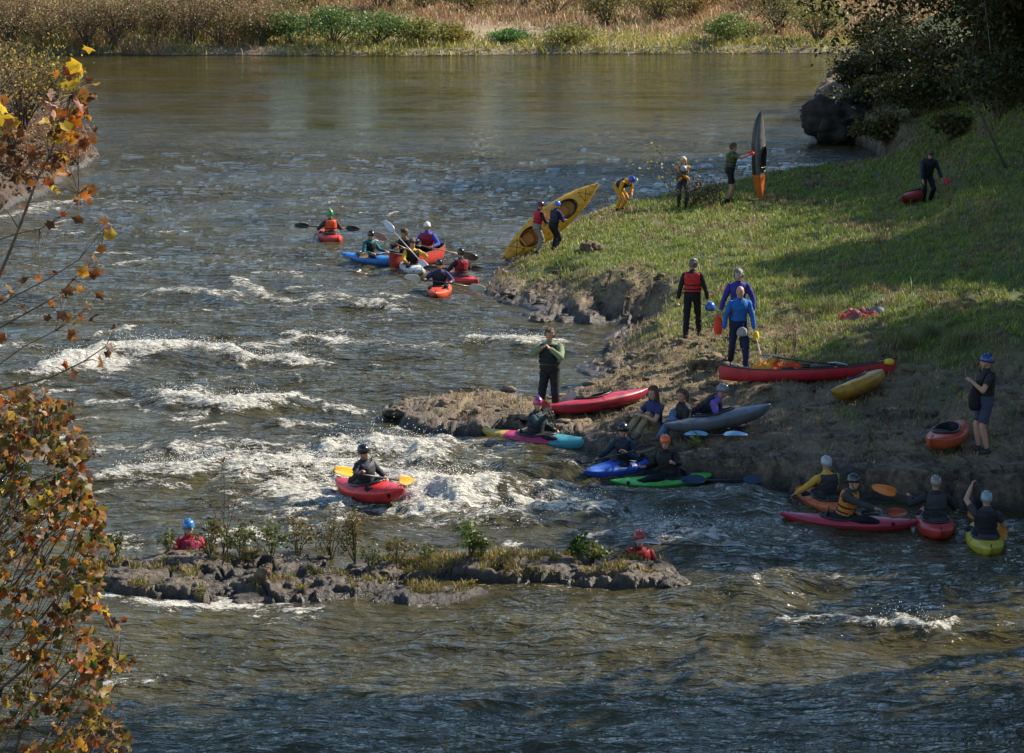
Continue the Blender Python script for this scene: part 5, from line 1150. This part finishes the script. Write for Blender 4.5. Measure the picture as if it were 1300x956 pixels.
def paddle(label, A, B, bladec=BLK, shaftc=None, double=True, blade_n=(0,-1,.2), bl=.43, bw=.17, name='paddle', grip_t=False):
    A = Vector(A); B = Vector(B); d = (B-A).normalized(); c = (A+B)/2
    root = empty(name, c); tag(root, label, 'paddle'); mb = MB(); a = A+d*(bl*.55) if double else A; b = B-d*(bl*.55)
    mb.tube([a-c, b-c], .016, 8); mb.build('shaft', pla('shaft'+str(shaftc), shaftc, .4) if shaftc else m_shaft, root)
    if not double or grip_t:
        g = MB(); x, y, _ = frame_from(d); g.tube([A-c-x*.06, A-c+x*.06], .017, 8); g.build('grip', m_shaft, root)
    for s, e in ((1, B), (-1, A)):
        if s < 0 and not double: continue
        dd = d*s; nn = Vector(blade_n); nn = (nn-dd*nn.dot(dd)).normalized(); sx = dd.cross(nn); rings = []
        for k in range(11):
            t = k/10; w_ = bw/2*(math.sin(math.pi*(t**.75*.92+.08*(1-t)))**.55 if t < 1 else .12)*(1 if t > .03 else .3); w_ = max(w_, .018); cpt = e-c-dd*bl*(1-t)+nn*(.03*math.sin(math.pi*t)); th = .006
            rings.append([cpt+sx*w_*math.cos(q)+nn*(th*math.sin(q)-.05*w_*0+.015*abs(math.cos(q))) for q in np.linspace(0, 2*math.pi, 14, endpoint=False)])
        g = MB(); g.loft(rings); g.build('blade', pla('blade'+str(bladec), bladec, .35), root)
    return root
def on_water(px, py, draft=.10):
    p = P(px, py, .05); return (p[0], p[1], water_z(p[0], p[1])*.6-draft+.03)
def kayaker(boat_label, man_label, paddle_label, px, py, yaw, pc=(0,.36,.50), pd=(1,0,.12), plen=2.0, bladec=BLK, bladen=(0,-1,.2), shaftc=None, L=2.0, W=.60, H=.31, hull=RED, deck=None, pitch=0, roll=0, man=None, lean=6, grips=True, endcol=None, hspan=.30, draft=.13, hands=None, rimc=BLK, q=.8):
    man = dict(man or {}); pos = on_water(px, py, draft)
    rt, MW, ov = kayak(boat_label, pos, yaw, L, W, H, hull, deck, pitch, roll, endcol=endcol, rimc=rimc, q=q)
    pc = Vector(pc); pdv = Vector(pd).normalized()
    hp = hands or (tuple(pc-pdv*hspan+Vector((0,-.07,.02))), tuple(pc+pdv*hspan+Vector((0,-.07,.02))))
    R3 = MW.to_3x3()
    kw = dict(pel=(0,-.12,.20), lean=lean, hands=hp, feet=((-.10,.66,.13),(.10,.66,.13)), knee=((-.5,.1,.5),(.5,.1,.5)), grip=(tuple(pdv), tuple(pdv)), curl=1.1, skirt=(.015,.015,.02), oval=ov, bottom=BLK, scale=.97)
    kw.update(man)
    b, MW2, J = person(man_label, pos, yaw, matrix=R3, **kw)
    if paddle_label:
        A = MW2 @ (pc-pdv*plen/2); B = MW2 @ (pc+pdv*plen/2); paddle(paddle_label, A, B, bladec, shaftc, blade_n=bladen)
    return rt, b

# ---- upstream group
kayaker('short red kayak seen from its stern, farthest left of the upstream group', 'paddler from behind in an orange life vest and a green and yellow helmet', 'long black paddle held level by the paddler in the orange vest', 419, 301, 342, pc=(0,.34,.42), pd=(1,0,-.10), plen=2.05, hull=(.75,.04,.02), L=2.1,
        man=dict(top=DGR, pfd=(.75,.10,.03), helmet=((.02,.35,.12),(.75,.45,.03)), head=(0,0)))
kayaker('light blue kayak beside the canoe, pointing to the right', 'paddler in a teal jacket and black helmet in the light blue kayak', 'dark brown bladed paddle of the paddler in teal', 470, 331, 128, pc=(-.05,.36,.36), pd=(1,.0,.02), plen=2.0, bladec=(.08,.05,.03), hull=(.03,.22,.62), L=2.1,
        man=dict(top=(.015,.16,.17), pfd=BLK, helmet=BLK, head=(15,5), twist=8), lean=14)
c1, CW = canoe('red canoe with a dark end carrying two men, middle of the upstream group', (*P(530, 331, .05)[:2], -.10), 207, L=3.0, W=.80, H=.42, col=(.62,.05,.03))
def seat_in(MW, label, off, yawl=0, **kw):
    M2 = MW @ Matrix.Translation(Vector(off)); R3 = (M2.to_3x3() @ Matrix.Rotation(-math.radians(yawl), 3, 'Z'))
    return person(label, M2.translation, 0, matrix=R3, **kw)
b_, W_, J_ = seat_in(CW, 'man with a dark cap sitting at the left end of the red canoe', (0,.60,0), 10, pel=(0,0,.34), lean=8, hands=((-.22,.32,.62),(.22,.38,.72)), feet=((-.14,.25,.08),(.14,.25,.08)), knee=((-.3,1,.2),(.3,1,.2)), top=(.12,.10,.08), bottom=BLK, pfd=BLK, cap=(.04,.035,.03), hair=(m_hairb,'short'), head=(20,0))
paddle('reddish wooden paddle held by the man in the dark cap', W_ @ Vector((-.30,.36,.62)), W_ @ Vector((.75,.50,.98)), (.35,.12,.06), (.35,.12,.06), double=False)
b_, W_, J_ = seat_in(CW, 'man with white helmet and blue sleeves at the right end of the red canoe', (0,-.62,0), 0, pel=(0,0,.36), lean=5, hands=((-.30,.30,.52),(.16,.34,.66)), feet=((-.14,.28,.08),(.14,.28,.08)), knee=((-.3,1,.2),(.3,1,.2)), top=(.05,.08,.42), bottom=BLK, pfd=(.33,.02,.03), helmet=WHT, head=(-5,0))
q0 = np.array(P(538, 330, .05)); q1 = PD(536, 312, q0[1]-.5); q2 = PD(607, 328, q0[1]-.3)
paddle('orange shafted paddle with a brown blade reaching right from the canoe to the rocks', q1, q2, (.13,.05,.03), (.6,.25,.05), double=False, bl=.5, bw=.22)
kayaker('white kayak pointing at the viewer, in front of the red canoe', 'paddler with yellow sleeves and a black cap in the white kayak', None, 524, 343, 163, hull=(.62,.62,.60), L=2.0, hands=((-.26,.30,.62),(.26,.36,.40)), man=dict(top=(.65,.38,.03), pfd=BLK, cap=BLK, hair=(m_hairb,'short'), grip=None, head=(-15,0)))
q0 = P(525, 341, .05); paddle('white paddle slanting up to the left over the paddler with yellow sleeves', PD(487, 280, q0[1]-.35), PD(546, 345, q0[1]-1.0), (.72,.70,.66), (.5,.45,.42), blade_n=(.3,-1,.2))
kayaker('bright red kayak seen from behind, nearest the yellow tandem kayak', 'paddler from behind in black with a red back panel and black helmet', 'black paddle of the paddler seen from behind by the rocks', 584, 354, 330, pc=(0,.36,.40), pd=(1,.1,-.1), hull=(.72,.04,.03), L=1.9, man=dict(top=(.03,.03,.035), pfd=(.30,.02,.03), helmet=BLK))
kayaker('orange red kayak pointing at the viewer, lowest of the upstream group', 'paddler facing the viewer in black with purple sleeves and black helmet', None, 558, 373, 184, hull=(.75,.07,.02), L=2.1, hands=((-.34,.34,.46),(.34,.34,.52)), lean=12, man=dict(top=(.05,.04,.12), pfd=(.03,.03,.035), helmet=BLK, head=(-10,0)))
q0 = P(558, 371, .05); paddle('paddle with one pale and one dark red blade held level, lowest of the upstream group', PD(513, 351, q0[1]-.5), PD(617, 367, q0[1]-.4), (.55,.48,.34), (.03,.03,.03), blade_n=(.1,-1,.3))

# ---- surfing kayaker and the two standing in the water behind the island
kayaker('red playboat surfing the breaking wave in the middle of the rapid', 'paddler in black with a black helmet surfing the white wave', 'paddle with a bright yellow blade raised to the left by the surfing paddler', 472, 638, 140, pc=(.05,.30,.46), pd=(1,.10,.44), plen=1.95, bladec=(.85,.42,.02), bladen=(.2,-1,.5), hull=(.62,.02,.02), deck=(.75,.025,.02), L=1.9, W=.60, H=.34, pitch=5, roll=8, draft=.02,
        man=dict(top=(.035,.04,.045), pfd=(.05,.055,.06), helmet=BLK, head=(10,6), twist=-12), lean=10)
def wader(label, px, py, yaw, dz, **kw):
    p = P(px, py, 0); return person(label, (p[0], p[1], dz), yaw, **kw)
wader('person in the water behind the island with a blue helmet and red jacket', 240, 702, 150, -1.18, hands=((-.25,.3,1.0),(.25,.3,1.0)), top=(.45,.02,.03), pfd=(.30,.02,.06), bottom=BLK, helmet=(.05,.22,.5), head=(20,8))
b_, W_, J_ = wader('person in the water behind the island with a red helmet and dark red jacket', 811, 712, 176, -1.24, hands=((-.22,.32,1.0),(.25,.3,1.0)), top=(.16,.015,.02), pfd=(.42,.02,.02), bottom=BLK, helmet=(.38,.05,.04), head=(0,10))
p_ = P(811, 712, 0); paddle('dark paddle lying low over the right end of the rock island', (p_[0]-.10, p_[1]-.45, .40), (p_[0]+1.65, p_[1]-.2, .28), (.05,.05,.05), blade_n=(0,-.2,1))

# ---- middle: pink and teal kayak, blue, green
kayaker('pink and teal kayak with a yellow end beside the rocky spit', 'paddler with a pink and purple helmet in the pink and teal kayak', 'paddle with a red and white striped upper blade held by the pink helmeted paddler', 686, 560, 116, pc=(0,.30,.52), pd=(.75,.1,.62), plen=1.9, bladec=(.55,.10,.08), hull=(.30,.015,.05), deck=(.55,.03,.12), L=2.45, W=.58, H=.30, endcol=((.62,.38,.05),(.05,.33,.38),-.55,.25),
        man=dict(top=(.02,.05,.055), pfd=(.03,.035,.05), helmet=((.55,.06,.16),(.10,.06,.35)), head=(50,0)))
kayaker('royal blue kayak in front of the sitting women', 'dark clothed paddler with black helmet in the royal blue kayak', 'dark paddle dipping left from the royal blue kayak', 793, 596, 222, pc=(.1,.34,.38), pd=(1,.25,-.34), hull=(.02,.10,.55), deck=(.02,.13,.62), L=2.2, man=dict(top=(.02,.035,.06), pfd=(.015,.02,.035), helmet=BLK), lean=16)
kayaker('bright green kayak at the foot of the rock ledge', 'paddler in black with an orange helmet holding the rock ledge', None, 843, 611, 252, hull=(.05,.30,.04), deck=(.12,.62,.10), L=2.0, H=.24, hands=((-.58,.05,.60),(.22,.30,.38)), man=dict(top=BLK, pfd=(.02,.022,.02), helmet=(.80,.14,.02), grip=None, twist=-40, head=(-20,0)), lean=10, draft=.08)
q0 = P(890, 612, .1); paddle('dark blue bladed paddle resting along the foot of the ledge beside the green kayak', (q0[0]-.35, q0[1]+.05, .12), (q0[0]+1.15, q0[1]-.1, .16), (.015,.03,.07), blade_n=(0,-.8,.6))

# ---- lower right group
kayaker('orange kayak with its paddler\'s back turned, leftmost by the ledge', 'paddler from behind in a yellow jacket and pale grey helmet', 'paddle dipped in the water left of the orange kayak', 1046, 640, 338, pc=(-.15,.36,.34), pd=(1,0,.30), hull=(.72,.14,.02), L=1.9, man=dict(top=(.62,.34,.05), pfd=(.04,.04,.045), helmet=(.36,.38,.40)))
kayaker('long slender dark red kayak, lowest left of the four by the ledge', 'paddler in an orange vest and black helmet looking right', 'paddle with an orange rimmed black blade held up by the paddler in the orange vest', 1078, 665, 104, pc=(.1,.42,.34), pd=(.55,.75,.22), plen=1.5, bladec=(.25,.04,.02), hull=(.36,.012,.03), deck=(.50,.02,.05), L=2.25, W=.52, H=.26, man=dict(top=(.05,.05,.045), pfd=(.62,.20,.04), helmet=(.03,.035,.04), twist=15, head=(10,0)), lean=16, q=.85)
kayaker('red kayak seen from the stern, third from the left by the ledge', 'paddler from behind in a black and grey vest with spread arms', 'paddle with orange blades held across by the paddler with spread arms', 1186, 668, 2, pc=(0,.40,.42), pd=(1,.1,-.30), plen=2.15, bladec=(.72,.20,.02), hull=(.60,.05,.03), L=1.8, hspan=.42, man=dict(top=(.03,.03,.032), pfd=(.05,.05,.055), helmet=(.20,.19,.17)), lean=8)
kayaker('yellow kayak seen from the stern, rightmost boat by the ledge', 'bare armed paddler with a turquoise grey helmet raising the left arm', None, 1250, 686, 4, hull=(.62,.48,.03), deck=(.66,.50,.03), L=1.9, W=.58, hands=((-.22,.22,1.02),(.26,.28,.42)), man=dict(top=(.05,.05,.06), sleeves='short', pfd=(.02,.02,.022), helmet=(.20,.32,.34), grip=None))
q0 = P(1262, 668, .2); paddle('paddle with an orange blade at the right side of the yellow kayak', (q0[0]-.15, q0[1]+.5, .75), (q0[0]+.12, q0[1]-.35, .06), (.72,.25,.02), double=False, blade_n=(0,-1,.2))

# ---- people on the bank
def bank(label, px, py, yaw, dz=0, fn=H_right, **kw):
    p = land_pt(px, py, fn); return (*person(label, (p[0], p[1], p[2]+dz), yaw, **kw), p)
walk = ((-.10,-.20,.09),(.10,.30,.08))
r13 = bank('man walking away in a red life vest and black dry trousers', 878, 430, 14, pel=(0,.02,.91), feet=walk, hands=((-.33,.08,.74),(.34,.14,.76)), top=(.02,.02,.024), bottom=BLK, pfd=(.55,.03,.03), hair=(m_hairg,'short'), head=(10,14))
def loose_helmet(label, c, col):
    mb = MB(); rings = []
    for k in range(8):
        th = math.pi/2*(k/7*.98); rings.append([(.11*math.cos(th)*math.cos(b), .135*math.cos(th)*math.sin(b), .13*math.sin(th)-.03*(1-math.sin(b))*(k == 0)) for b in np.linspace(0, 2*math.pi, 22, endpoint=False)])
    mb.loft(rings, cap=False); root = empty('helmet', c); tag(root, label, 'helmet'); s = mb.build('shell', pla('helmet'+str(col), col, .25), root); m_ = s.modifiers.new('s', 'SOLIDIFY'); m_.thickness = .012
    t = MB(); t.tube(rings[0]+[rings[0][0]], .008, 5, False); t.build('rim', fab('strap', (.02,.02,.02)), root)
    t = MB(); t.tube([(.1,0,0),(.06,.03,-.13),(0,.04,-.15),(-.06,.03,-.13),(-.1,0,0)], .006, 5); t.build('strap', fab('strap', (.02,.02,.02)), root); return root
loose_helmet('blue helmet carried by the man in the red vest', r13[1] @ (r13[2][1]-Vector((-.03,0,.10))), (.03,.12,.50))
r14 = bank('man with a pale grey cap and dark blue jacket behind the bald man', 936, 448, 186, pel=(0,0,.93), feet=((-.10,-.1,.08),(.10,.15,.08)), hands=((-.32,.06,.86),(.36,.10,.84)), top=(.035,.035,.22), bottom=NAVY, cap=(.45,.45,.47), hair=(m_hairg,'short'), head=(0,10))
def bag(label, c, col, sz=(.12,.10,.34), name='bag', rope=None):
    root = empty(name, c); tag(root, label, 'bag'); mb = MB(); rings = []
    for t, k in [(-1,.35),(-.9,.8),(-.6,1),(0,1.04),(.55,.85),(.85,.45),(1,.25)]:
        rings.append([(sz[0]*k*math.cos(b)*(1+.12*math.sin(3*b+t*4)), sz[1]*k*math.sin(b)*(1+.1*math.cos(2*b+t*5)), t*sz[2]/2) for b in np.linspace(0, 2*math.pi, 18, endpoint=False)])
    mb.loft(rings); mb.build('sack', fab('bag'+str(col), col), root); t = MB(); t.tube([(0,0,sz[2]/2-.02),(.03,0,sz[2]/2+.06),(-.03,0,sz[2]/2+.06),(0,0,sz[2]/2-.02)], .008, 5); t.build('handle', fab('strap', (.02,.02,.02)), root); return root
bag('orange red throw bag hanging from the hand of the man in the grey cap', r14[1] @ (r14[2][1]+Vector((.02,0,-.20))), (.75,.07,.03), (.085,.075,.42))
r15 = bank('bald man with a bright blue jacket walking towards the water', 937, 468, 172, pel=(0,0,.90), feet=((-.10,.22,.08),(.11,-.24,.10)), hands=((-.30,.14,.74),(.34,.02,.72)), lean=6, top=(.02,.13,.42), bottom=NAVY, head=(10,18), shoes=(.03,.06,.15))
mb = MB(); q = r15[1]; c = Vector(q @ Vector((0,0,1.16)))
mb.loft([[ (c.x+.195*math.cos(b), c.y+.15*math.sin(b), c.z+dz) for b in np.linspace(0, 2*math.pi, 24, endpoint=False)] for dz in (-.03,.03)], cap=False)
bl_ = mb.build('belt', fab('belt', (.30,.01,.05)), None); bl_.parent = r15[0]; bl_.matrix_parent_inverse = r15[0].matrix_world.inverted()
bag('pale grey folded bag carried in front by the bald man', r15[1] @ Vector((-.02,.20,.78)), (.34,.34,.34), (.10,.04,.19))
bag('small yellow throw bag at the side of the bald man', r15[1] @ (r15[2][0]+Vector((-.02,0,-.05))), (.78,.55,.03), (.06,.06,.20))
r16 = bank('man in a dark vest with green sleeves standing on the rocky spit', 698, 528, 196, pel=(0,0,.93), feet=((-.14,0,.08),(.14,.05,.08)), hands=((-.07,.22,1.36),(.09,.22,1.38)), elbow=((-1,-.1,-.7),(1,-.1,-.7)), top=(.19,.24,.12), bottom=(.018,.019,.022), pfd=(.022,.024,.03), hair=(m_hairb,'short'), build=1.18, scale=.98, head=(0,5), curl=1.2)
# sitting women
r18 = bank('woman in a navy T shirt and khaki trousers sitting on the rock', 834, 552, 236, pel=(0,0,.10), lean=8, hands=((-.10,.42,.40),(.12,.44,.38)), feet=((-.10,.52,.06),(.12,.60,.06)), knee=((0,.2,1),(0,.2,1)), top=(.03,.035,.10), sleeves='short', bottom=KHA, hair=(m_hairb,'long'), head=(-8,0), shoes=(.2,.14,.1))
r19 = bank('woman with a ponytail, dark top and blue jeans sitting on the rock', 872, 556, 250, pel=(0,0,.10), lean=10, hands=((.02,.30,.30),(.12,.34,.30)), feet=((-.14,.62,.06),(.06,.40,.06)), knee=((0,.2,1),(0,.2,1)), top=(.02,.02,.022), bottom=JEAN, hair=(m_hairb,'pony'), head=(-28,0), shoes=(.1,.1,.1))
r20 = bank('man with purple sleeves and a silver helmet bending over the grey kayak', 884, 545, 104, pel=(0,0,.26), lean=52, hands=((-.20,.62,.30),(.16,.66,.26)), feet=((-.14,-.22,.05),(.14,.28,.06)), knee=((-.2,1,.3),(.2,1,.6)), top=(.20,.13,.42), bottom=BLK, pfd=(.02,.02,.022), helmet=(.16,.165,.18), head=(0,-8))
r24 = bank('person in a blue cap and black vest standing alone at the right edge', 1249, 576, 262, pel=(0,0,.93), feet=((-.10,-.02,.08),(.12,.06,.08)), hands=((-.12,.30,1.28),(.30,-.02,.86)), top=(.03,.03,.035), sleeves='short', bottom=(.05,.06,.10), legs='shorts', pfd=(.02,.02,.022), helmet=(.02,.05,.22), head=(0,0), shoes=(.05,.05,.05))
g0 = r24[1] @ (r24[2][1]); paddle('upright paddle with a pale blade held by the person in the blue cap', (g0.x+.10, g0.y-.06, r24[3][2]+.02), (g0.x+.06, g0.y-.02, r24[3][2]+1.50), (.50,.52,.55), double=False, blade_n=(0,-1,.1), bl=.52, bw=.23)
bag('black bag hanging at the left side of the person in the blue cap', (r24[3][0]-.20, r24[3][1]-.05, r24[3][2]+.98), (.018,.018,.02), (.10,.09,.46))
# far side of the grass
r9 = bank('bent over person with a royal blue helmet and yellow jacket by the water', 786, 268, 140, pel=(0,-.05,.80), lean=68, hands=((-.14,.42,.50),(.16,.40,.46)), feet=((-.16,-.05,.08),(.16,.10,.08)), top=(.70,.33,.03), bottom=(.62,.30,.03), pfd=(.04,.04,.05), helmet=(.02,.06,.45), head=(0,20), scale=.95)
r10 = bank('blond woman in an orange jacket among the bushes by the water', 866, 263, 176, pel=(0,0,.86), lean=12, hands=((.30,.22,.66),(-.30,.30,.78)), feet=((-.12,0,.07),(.12,.05,.07)), top=(.72,.28,.03), bottom=(.05,.05,.05), pfd=(.10,.10,.11), hair=(m_hairl,'long'), head=(0,12), scale=.95)
loose_helmet('grey helmet hanging on the chest of the blond woman', r10[1] @ Vector((0,.22,1.24)), (.30,.31,.33))
r11 = bank('man in an olive T shirt and black shorts holding the kayak upright', 926, 257, 86, pel=(0,0,.93), feet=((-.12,.06,.08),(.12,-.08,.08)), hands=((-.10,.62,1.44),(.16,.56,1.40)), lean=5, top=OLV, sleeves='short', bottom=BLK, legs='shorts', pfd=(.07,.08,.03), hair=(m_hairb,'short'), head=(8,8), scale=1.04, elbow=((0,0,-1),(0,0,-1)), gloves=(.75,.08,.07))
r12 = bank('dark clothed man standing in the shade over a red kayak', 1176, 258, 168, pel=(0,-.05,.82), lean=22, hands=((-.42,.22,.62),(.25,.3,.6)), feet=((-.12,0,.08),(.14,.1,.08)), top=(.02,.022,.04), bottom=BLK, pfd=(.015,.015,.02), cap=BLK, hair=(m_hairb,'short'), head=(0,15))
bag('small red bag in the hand of the dark clothed man in the shade', r12[1] @ (r12[2][0]+Vector((-.12,0,.0))), (.65,.05,.06), (.07,.06,.22))

# ---- boats on the bank
def surf_z(x, y): return land_z(x, y, H_right)
def rest(label, px, py, yaw, dz=.02, pitch=0, roll=0, **kw):
    p = land_pt(px, py, H_right); return kayak(label, (p[0], p[1], p[2]+dz), yaw, pitch=pitch, roll=roll, **kw)
p_ = land_pt(1026, 482, H_right)
canoe('red canoe lying on the grass with gear in it', (p_[0], p_[1], p_[2]-.02), 86, L=3.45, W=.68, H=.24, col=(.60,.018,.03), pitch=1.5, roll=-8)
def cloth_heap(label, c, sx, sy, sz, cols, cat='gear', name='gear_heap', seed=1):
    r = np.random.default_rng(seed); root = empty(name, c); tag(root, label, cat)
    for i, col in enumerate(cols):
        mb = MB(); nr_, nc_ = 16, 20; ox = r.uniform(-.25, .25)*sx; a = r.uniform(0, 3); G = []
        for u_ in range(nr_):
            ring = []
            for v_ in range(nc_):
                uu = u_/(nr_-1)*2-1; vv_ = v_/(nc_-1)*2-1; rr = max(0, 1-uu*uu)*max(0, 1-vv_*vv_)
                x = ox+uu*sx*.45; y = vv_*sy*.5; z = sz*(rr**.45)*(.5+1.0*float(fbm(np.array([uu*3.1+i*3.1]), np.array([vv_*2.3+a]), 3, seed)[0]))*(.7+.3*i)
                ring.append((x*math.cos(a*.1)-y*math.sin(a*.1), y+x*.1*i, z))
            G.append(ring)
        mb.loft(G, cap=False, closed=False); mb.build('folded_vest' if i % 2 == 0 else 'folded_jacket', fab('heap'+str(col), col), root)
    return root
zz = p_[2]+.16
cloth_heap('heap of orange and red vests lying in the left half of the red canoe', (p_[0]-.75, p_[1], zz), 1.0, .30, .24, [(.70,.13,.02),(.62,.06,.02),(.72,.28,.04)], seed=4)
bag('yellow coil bag on the right tip of the red canoe', (p_[0]+1.55, p_[1], p_[2]+.36), (.70,.50,.04), (.10,.09,.12))
q1 = PD(983, 457, p_[1]-.1); q2 = PD(1044, 474, p_[1]-.2)
paddle('black paddle lying across the gear in the red canoe', (p_[0]-.9, p_[1]+.15, p_[2]+.44), (p_[0]+.75, p_[1]-.2, p_[2]+.30), (.03,.03,.03), blade_n=(0,0,1))
mb = MB(); a0 = Vector(r15[1] @ (r15[2][0]+Vector((-.02,0,-.05)))); a1 = Vector((p_[0]-.7, p_[1], zz+.12)); mb.tube([a0.lerp(a1, t)-Vector((0,0,.22*math.sin(math.pi*t))) for t in np.linspace(0, 1, 12)], .008, 5)
tag(mb.build('rope', fab('rope', (.6,.58,.4))), 'pale rope running from the bald man down to the red canoe', 'rope')
rest('yellow kayak lying tipped on the ground in front of the red canoe', 1097, 503, 36, roll=-35, pitch=2, dz=.06, L=2.0, W=.62, H=.34, hull=(.50,.27,.02), deck=(.62,.34,.02))
rest('orange red kayak on the ledge beside the person in the blue cap', 1202, 568, 28, L=1.8, W=.60, H=.34, hull=(.55,.10,.02), deck=(.62,.06,.03), dz=.02)
rest('dark red kayak lying on the spit behind the standing man', 760, 524, 62, L=2.3, W=.60, H=.32, hull=(.38,.01,.03), deck=(.50,.02,.05), dz=.03, pitch=3, roll=-12)
q0 = land_pt(722, 520, H_right); paddle('paddle with a pale grey blade leaning beside the man on the spit', PD(700, 530, q0[1]-.15), PD(731, 497, q0[1]-.15), (.48,.46,.40), double=False, blade_n=(-.2,-1,.1), bl=.5, bw=.22)
rest('grey kayak with its bow raised in front of the man with purple sleeves', 914, 551, 74, L=2.05, W=.60, H=.33, hull=(.10,.11,.125), deck=(.16,.175,.20), dz=.08, pitch=7, roll=-10)
q0 = land_pt(932, 556, H_right); paddle('paddle with light blue blades on the ground under the grey kayak', (q0[0]-.9, q0[1]-.1, q0[2]+.07), (q0[0]+.22, q0[1]-.15, q0[2]+.07), (.25,.42,.60), blade_n=(0,-.3,1))
rest('red kayak at the feet of the dark clothed man in the shade', 1162, 258, 205, L=2.2, W=.60, H=.34, hull=(.42,.03,.02), deck=(.5,.035,.02), dz=.05, roll=15)
q0 = land_pt(1088, 406, H_right)
cloth_heap('heap of red and orange gear on the shaded grass behind the canoe', tuple(q0), 1.0, .34, .26, [(.50,.07,.05),(.55,.07,.03),(.30,.10,.12)], seed=9)
bag('pale grey dry bag at the right end of the red gear heap', (q0[0]+.42, q0[1]+.1, q0[2]+.16), (.20,.20,.215), (.17,.10,.22))
# tandem kayak propped on its end, deck towards the viewer
D0 = land_pt(682, 322, H_right)[1]+.45; A = Vector(PD(636, 330, D0)); B = Vector(PD(759, 234, D0+1.0))
ydir = (B-A).normalized(); nrm = Vector((0,-1,.18)); zdir = (nrm-ydir*nrm.dot(ydir)).normalized(); xdir = ydir.cross(zdir)
Mx = Matrix((xdir, ydir, zdir)).transposed(); Lk = (B-A).length+.02
tk, TW, _ = kayak('long yellow tandem kayak propped up on its end, deck facing the viewer', (A+B)/2-zdir*.15, 0, L=Lk, W=.80, H=.34, hull=(.80,.36,.01), deck=(1.0,.46,.005), matrix=Mx, cockpits=((-.70,.34,.23),(.55,.34,.23)), name='tandem_kayak', q=.9, p=2.0,
    marks=[(-.16,-1.35,.16,-1.05),(.16,-1.35,-.16,-1.05),(-.16,-1.35,-.16,-1.05),(.16,-1.35,.16,-1.05),(-.16,1.12,.13,1.38),(.16,1.12,-.13,1.38),(-.16,1.12,.16,1.12),(0,-.25,.0,.12),(-.12,1.52,.05,1.58)], seat=(.75,.25,.02))
bank('person in a maroon helmet, red vest and grey trousers steadying the tandem kayak', 682, 322, 60, pel=(0,-.02,.86), lean=12, hands=((-.10,.36,1.10),(.12,.38,1.0)), feet=((-.12,.1,.08),(.12,-.1,.08)), top=(.02,.02,.025), bottom=(.24,.22,.18), pfd=(.55,.02,.04), helmet=(.10,.015,.02), head=(0,8), scale=.86)
bank('person in a blue helmet and dark clothes right of the one in maroon helmet', 703, 319, 48, pel=(0,-.02,.84), lean=14, hands=((-.10,.36,1.10),(.12,.38,1.0)), feet=((-.14,.1,.08),(.14,-.1,.08)), top=NAVY, bottom=BLK, pfd=(.03,.03,.06), helmet=(.05,.20,.55), head=(0,8), scale=.84)
# kayak standing upright on its stern, seen edge on
q0 = land_pt(963, 254, H_right); up = Vector((-.03, .0, 1)).normalized(); zd = Vector((.86,-.5,0)); zd = (zd-up*zd.dot(up)).normalized(); xd = up.cross(zd); Mu = Matrix((xd, up, zd)).transposed()
kayak('kayak held upright on its end, black below the deck with an orange lower part', Vector(q0)+up*1.33-zd*.15, 0, L=2.72, W=.60, H=.36, hull=(.012,.012,.014), deck=(.13,.13,.135), matrix=Mu, endcol=((.72,.16,.02),(.15,.15,.16),-.42,.97))
# loose rocks
def rock(label, px, py, s, fn=H_right, seed=0, mat=None, rot=None, dz=0, rg=1.0):
    p = land_pt(px, py, fn); r = np.random.default_rng(seed); mb = MB(); mb.ball((0,0,0), s, 44, 30, rot); v = np.array(mb.v)
    n = v/np.linalg.norm(v, axis=1)[:, None]; f1, f2, cid = cells(n[:, 0]*1.7+seed*3.3+n[:, 2], n[:, 1]*1.7+n[:, 2]*1.3, seed)
    v = v*(1+rg*((cid-.5)*.35+fbm(n[:, 0]*3+seed, n[:, 1]*3+n[:, 2]*2, 4, seed)*.25))[:, None]; mb.v = [tuple(q) for q in v]
    o = mb.build('rock', mat or m_bank, None, True, tuple(p+np.array([0, 0, dz]))); tag(o, label, 'rock'); return o
rock('angled block of rock sticking up from the rock island', 333, 735, (.10,.12,.22), H_isl, 3, m_isl, Matrix.Rotation(.6, 3, 'Y'), .04)
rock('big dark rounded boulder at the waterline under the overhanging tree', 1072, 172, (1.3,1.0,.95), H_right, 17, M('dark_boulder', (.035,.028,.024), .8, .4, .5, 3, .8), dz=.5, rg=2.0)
rock('dark boulder at the waterline behind the upright kayak', 1028, 236, (.30,.25,.16), H_right, 5)
rock('dark rock standing in the channel left of the grassy point', 688, 408, (.28,.3,.13), H_right, 6)
rock('dark boulder on the grass right of the tandem kayak', 752, 316, (.28,.3,.20), H_right, 7)
rock('low grey rock behind the stern of the red canoe', 1160, 474, (.45,.3,.16), H_right, 8)
rock('dark rock beside the feet of the bald man', 900, 462, (.35,.3,.20), H_right, 9)
rock('wet dark rock at the left tip of the spit', 505, 527, (.30,.25,.12), H_right, 10)
rock('flat dark rock at the right tip of the rock island', 855, 742, (.22,.25,.10), H_isl, 11, m_isl)
# ordinal clean-up: parts keep plain names
